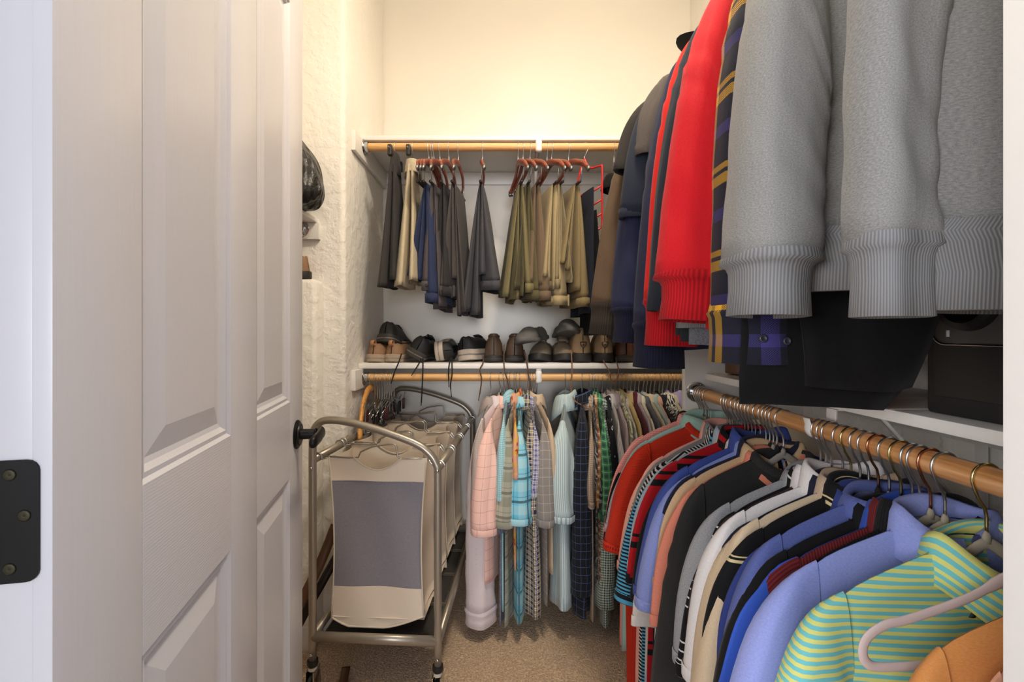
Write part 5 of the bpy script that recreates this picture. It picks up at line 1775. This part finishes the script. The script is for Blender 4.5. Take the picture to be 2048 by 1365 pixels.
# ------------------------------------------------------------------ wooden tie hanger and the bundle of clip hangers
wh = empty('wooden_hanger', (XL + 0.045, Y_ROD, H_LO), -PI / 2 + 0.05)
tag(wh, 'curved blond wooden hanger at the left end of the shirt rod', 'hanger')
MB().tube(bez(hook_pts(1, -0.06), 30), 0.0020, 7).build('hook', M_HOOK, wh)
for s in (1, -1):
    MB().tube(bez([(0, 0, -0.048), (s * 0.06, 0.0, -0.058), (s * 0.14, s * 0.004, -0.105), (s * 0.20, s * 0.010, -0.175), (s * 0.225, s * 0.014, -0.225)], 18), [0.016] * 6 + [0.0145] * 12, 12, flat=(1.0, 0.62), up=(0, 1, 0)).build('shoulder', wood_mat('blond_wood', '#b5762f', '#cf9248', '#dca763', 1.2, 'x', 0.35), wh)
M_BLKP = solid('black_plastic', '#191919', 0.4)
M_DRED = solid('dark_red_plastic', '#4a1418', 0.4)
rs = random.Random(9)
for k in range(9):
    x = XL + 0.066 + 0.0105 * k
    g = empty('clip_hanger', (x, Y_ROD, H_LO), -PI / 2 + rs.uniform(-0.10, 0.10))
    tag(g, 'empty wire clip hanger, %s counting rightwards from the blond wooden hanger' % ('first', 'second', 'third', 'fourth', 'fifth', 'sixth', 'seventh', 'eighth', 'ninth')[k], 'hanger', 'bunched empty clip hangers')
    MB().tube(bez(hook_pts(1, -0.095), 26), 0.0016, 6).build('hook', M_HOOK, g)
    dz = rs.uniform(-0.015, 0.01)
    MB().tube([(-0.17, 0, -0.135 + dz), (-0.10, 0.002, -0.120 + dz), (0, 0, -0.095), (0.10, -0.002, -0.120 + dz), (0.17, 0, -0.135 + dz)], 0.0017, 6).build('bar', M_HOOK, g)
    for s in (1, -1):
        a = s * rs.uniform(0.10, 0.165)
        zc = -0.135 + dz
        MB().box((a - 0.012, -0.0045, zc - 0.034), (a + 0.012, 0.0045, zc + 0.016), 0.003).build('clip', M_BLKP if k % 4 else M_DRED, g)
        MB().tube([(a, 0, zc + 0.016), (a + 0.004, 0.004, zc + 0.032), (a - 0.012, 0.005, zc + 0.046)], 0.0016, 5).build('clip_spring', M_STEEL, g)

# ------------------------------------------------------------------ black plastic bag, belts, safe, cap
def plastic_mat():
    k = NT('black_plastic_film')
    v = k.obj()
    n = k.noise(v, 26, 5, 0.7)
    w = k.voro(k.mapping(v, (1, 1, 0.35)), 42, 'Distance', 'F1')
    k.bump(k.math('ADD', k.math('MULTIPLY', n, 0.6), w), 1.0, 0.012)
    return k.fin(k.mix(n, lin('#0b0b0b'), lin('#1c1b1a')), 0.24, spec=0.6)


bm = bmesh.new()
bmesh.ops.create_icosphere(bm, subdivisions=5, radius=1.0)
rs = random.Random(4)
ax = [(Vector((rs.gauss(0, 1), rs.gauss(0, 1), rs.gauss(0, 1))).normalized(), rs.uniform(3, 11), rs.uniform(0, 6)) for _ in range(26)]
for v in bm.verts:
    d = v.co.normalized()
    rr = 1.0 + sum(0.012 * math.sin(f * d.dot(a) + p) for a, f, p in ax)
    z = d.z * rr
    t = (z + 1) / 2
    wd = 1.0 - 0.55 * max(0, t - 0.25) ** 1.1
    v.co = Vector((d.x * rr * 0.125 * wd - 0.055 * t, d.y * rr * 0.12 * wd, max(-1.0, z) * 0.165 + 0.165))
    v.co.z = max(0.0, v.co.z - 0.02) + 0.0
V_ = [tuple(v.co) for v in bm.verts]
F_ = [tuple(v.index for v in f.verts) for f in bm.faces]
bm.free()
m = MB()
m.add(V_, F_)
o = m.build('plastic_bag', plastic_mat(), None, loc=(-0.757, 1.66, 1.657))
tag(o, 'shiny crumpled black plastic bag on the left shelf behind the door', 'bag')

M_BELT = solid('brown_belt_leather', '#5d3c26', 0.4, noise=0.15, bump=0.1, bscale=300)
M_BELT2 = solid('dark_belt_leather', '#2a1c16', 0.4, noise=0.15)
M_SUEDE = solid('tan_leather_scrap', '#a8865c', 0.7, noise=0.15)


def belt(label, pts, w, mat, up, buckle=True):
    p = bez(pts, 30)
    b0 = p[0].copy()
    r = empty('belt', b0)
    tag(r, label, 'belt', 'leather belts by the cart')
    MB().tube([q - b0 for q in p], w, 6, flat=(0.10, 1.0), up=up).build('strap', mat, r)
    if buckle:
        e = p[-1] - b0
        MB().tube([e + Vector((-0.02, -.01, 0)), e + Vector((0.02, -.01, 0)), e + Vector((0.02, .03, 0.004)), e + Vector((-0.02, .03, 0.004))], 0.003, 6, closed=True).build('buckle', M_CHROME, r)
    return r


belt('brown leather belt leaning from the cart to the left wall', [(-0.60, 1.62, 0.52), (-0.64, 1.58, 0.40), (-0.70, 1.54, 0.27), (-0.78, 1.50, 0.12), (-0.84, 1.48, 0.012)], 0.019, M_BELT, (0.9, 0.1, -0.45), False)
belt('dark leather belt leaning behind the brown belt', [(-0.585, 1.68, 0.44), (-0.64, 1.63, 0.33), (-0.71, 1.60, 0.20), (-0.80, 1.57, 0.012)], 0.017, M_BELT2, (0.9, 0.1, -0.5), False)
belt('brown belt end lying on the carpet under the cart', [(-0.555, 1.60, 0.030), (-0.548, 1.54, 0.010), (-0.545, 1.45, 0.006), (-0.550, 1.36, 0.006)], 0.017, M_BELT, (1, 0, 0), False)
m = MB()
m.prism([(-0.045, -0.02), (0.0, -0.035), (0.03, -0.03), (0.05, -0.045), (0.065, -0.03), (0.055, -0.012), (0.02, 0.0), (0.0, 0.03), (-0.03, 0.02)], 0.001, 0.004, bev=0.0008)
o = m.build('leather_scrap', M_SUEDE, None, loc=(-0.545, 1.555, 0.0))
tag(o, 'tan leather strap piece on the carpet beneath the cart', 'strap')

# black safe on the right shelf
sf = empty('safe', (0.82, 0.60, 1.0722))
tag(sf, 'black steel safe with a silver dial plate on the right shelf', 'safe')
M_SAFE = solid('black_powder_coat', '#191918', 0.55, noise=0.15, nscale=200, bump=0.3, bscale=500)
MB().box((-0.125, -0.170, 0.0), (0.14, 0.150, 0.33), 0.008).build('body', M_SAFE, sf, angle=40)
sd_ = MB().box((-0.133, -0.150, 0.030), (-0.124, 0.128, 0.305), 0.003).build('safe_door', solid('black_door_coat', '#1d1d1b', 0.5, noise=0.12, nscale=200), sf, angle=40)
pl = MB()
rp = []
for cx_, cz_, a0 in ((-0.085, 0.134, 180), (0.100, 0.134, 270), (0.100, 0.225, 0), (-0.085, 0.225, 90)):
    for k_ in range(7):
        q = math.radians(a0 + k_ * 15)
        rp.append((cx_ + 0.022 * math.cos(q), cz_ + 0.022 * math.sin(q)))
Ms = Matrix(((0, 0, -1, 0), (1, 0, 0, 0), (0, 1, 0, 0), (0, 0, 0, 1)))
pl.prism(rp, 0.133, 0.140, Ms, bev=0.002)
plo = pl.build('dial_plate', solid('grey_dial_plate', '#55534f', 0.4, 0.3), sd_, angle=40)
MB().tube([(-0.1405, x, z) for x, z in rp], 0.0022, 6, closed=True).build('plate_rim', M_CHROME, plo)
MB().lathe([(0, -0.139), (0.046, -0.139), (0.044, -0.150), (0.034, -0.153), (0.033, -0.149), (0, -0.149)], 32, 'x', (0, 0.065, 0.178)).build('dial', M_BLKP, plo, angle=40)
MB().lathe([(0.030, -0.150), (0.034, -0.150), (0.034, -0.153), (0.030, -0.153)], 32, 'x', (0, 0.065, 0.178)).build('dial_ring', M_CHROME, plo, angle=40)
MB().box((-0.1425, 0.094, 0.124), (-0.1395, 0.098, 0.134), 0.0008).build('indicator', solid('white_mark', '#d8d8e0', 0.4), plo)

# cap whose brim peeks over the sweatshirts on the top right shelf
cp = empty('baseball_cap', (0.805, 1.70, 2.152))
tag(cp, 'black baseball cap on a white box, brim over the scarlet shoulder', 'cap')
M_CAP = cloth('plain', '#131214')
n = 20
P = np.zeros((6, n, 3))
for i in range(6):
    for j in range(n):
        q = 2 * PI * j / n
        e_ = i / 5 * PI / 2
        P[i, j] = (0.085 * math.cos(e_) * math.cos(q), 0.10 * math.cos(e_) * math.sin(q), 0.12 + 0.11 * math.sin(e_))
m = MB()
m.grid(P, close_u=True)
m.build('crown', M_CAP, cp)
P = np.zeros((7, 13, 3))
for i in range(7):
    for j in range(13):
        a = (j / 12 - 0.5) * PI * 0.86
        r0 = 0.085 + (0.075 * math.cos(a) ** 0.6) * i / 6
        x = -r0 * math.cos(a) - (0.0)
        y = 0.095 * math.sin(a)
        P[i, j] = (x, y, 0.125 + 0.030 * (i / 6) ** 1.3 - 0.030 * math.sin(a) ** 2)
m = MB()
m.grid(P)
P2 = P.copy()
P2[..., 2] -= 0.004
m.grid(P2[:, ::-1])
m.build('brim', M_CAP, cp)
bx = empty('storage_box', (0.82, 1.70, 2.069))
tag(bx, 'small white carton under the black cap on the top right shelf', 'box')
MB().box((-0.12, -0.11, 0.0), (0.12, 0.11, 0.201), 0.003).build('carton', solid('white_carton', '#d9d5cb', 0.6), bx)
MB().box((-0.1215, -0.03, 0.15), (-0.119, 0.03, 0.19), 0.0005).build('carton_label', solid('black_print', '#222222', 0.6), bx)
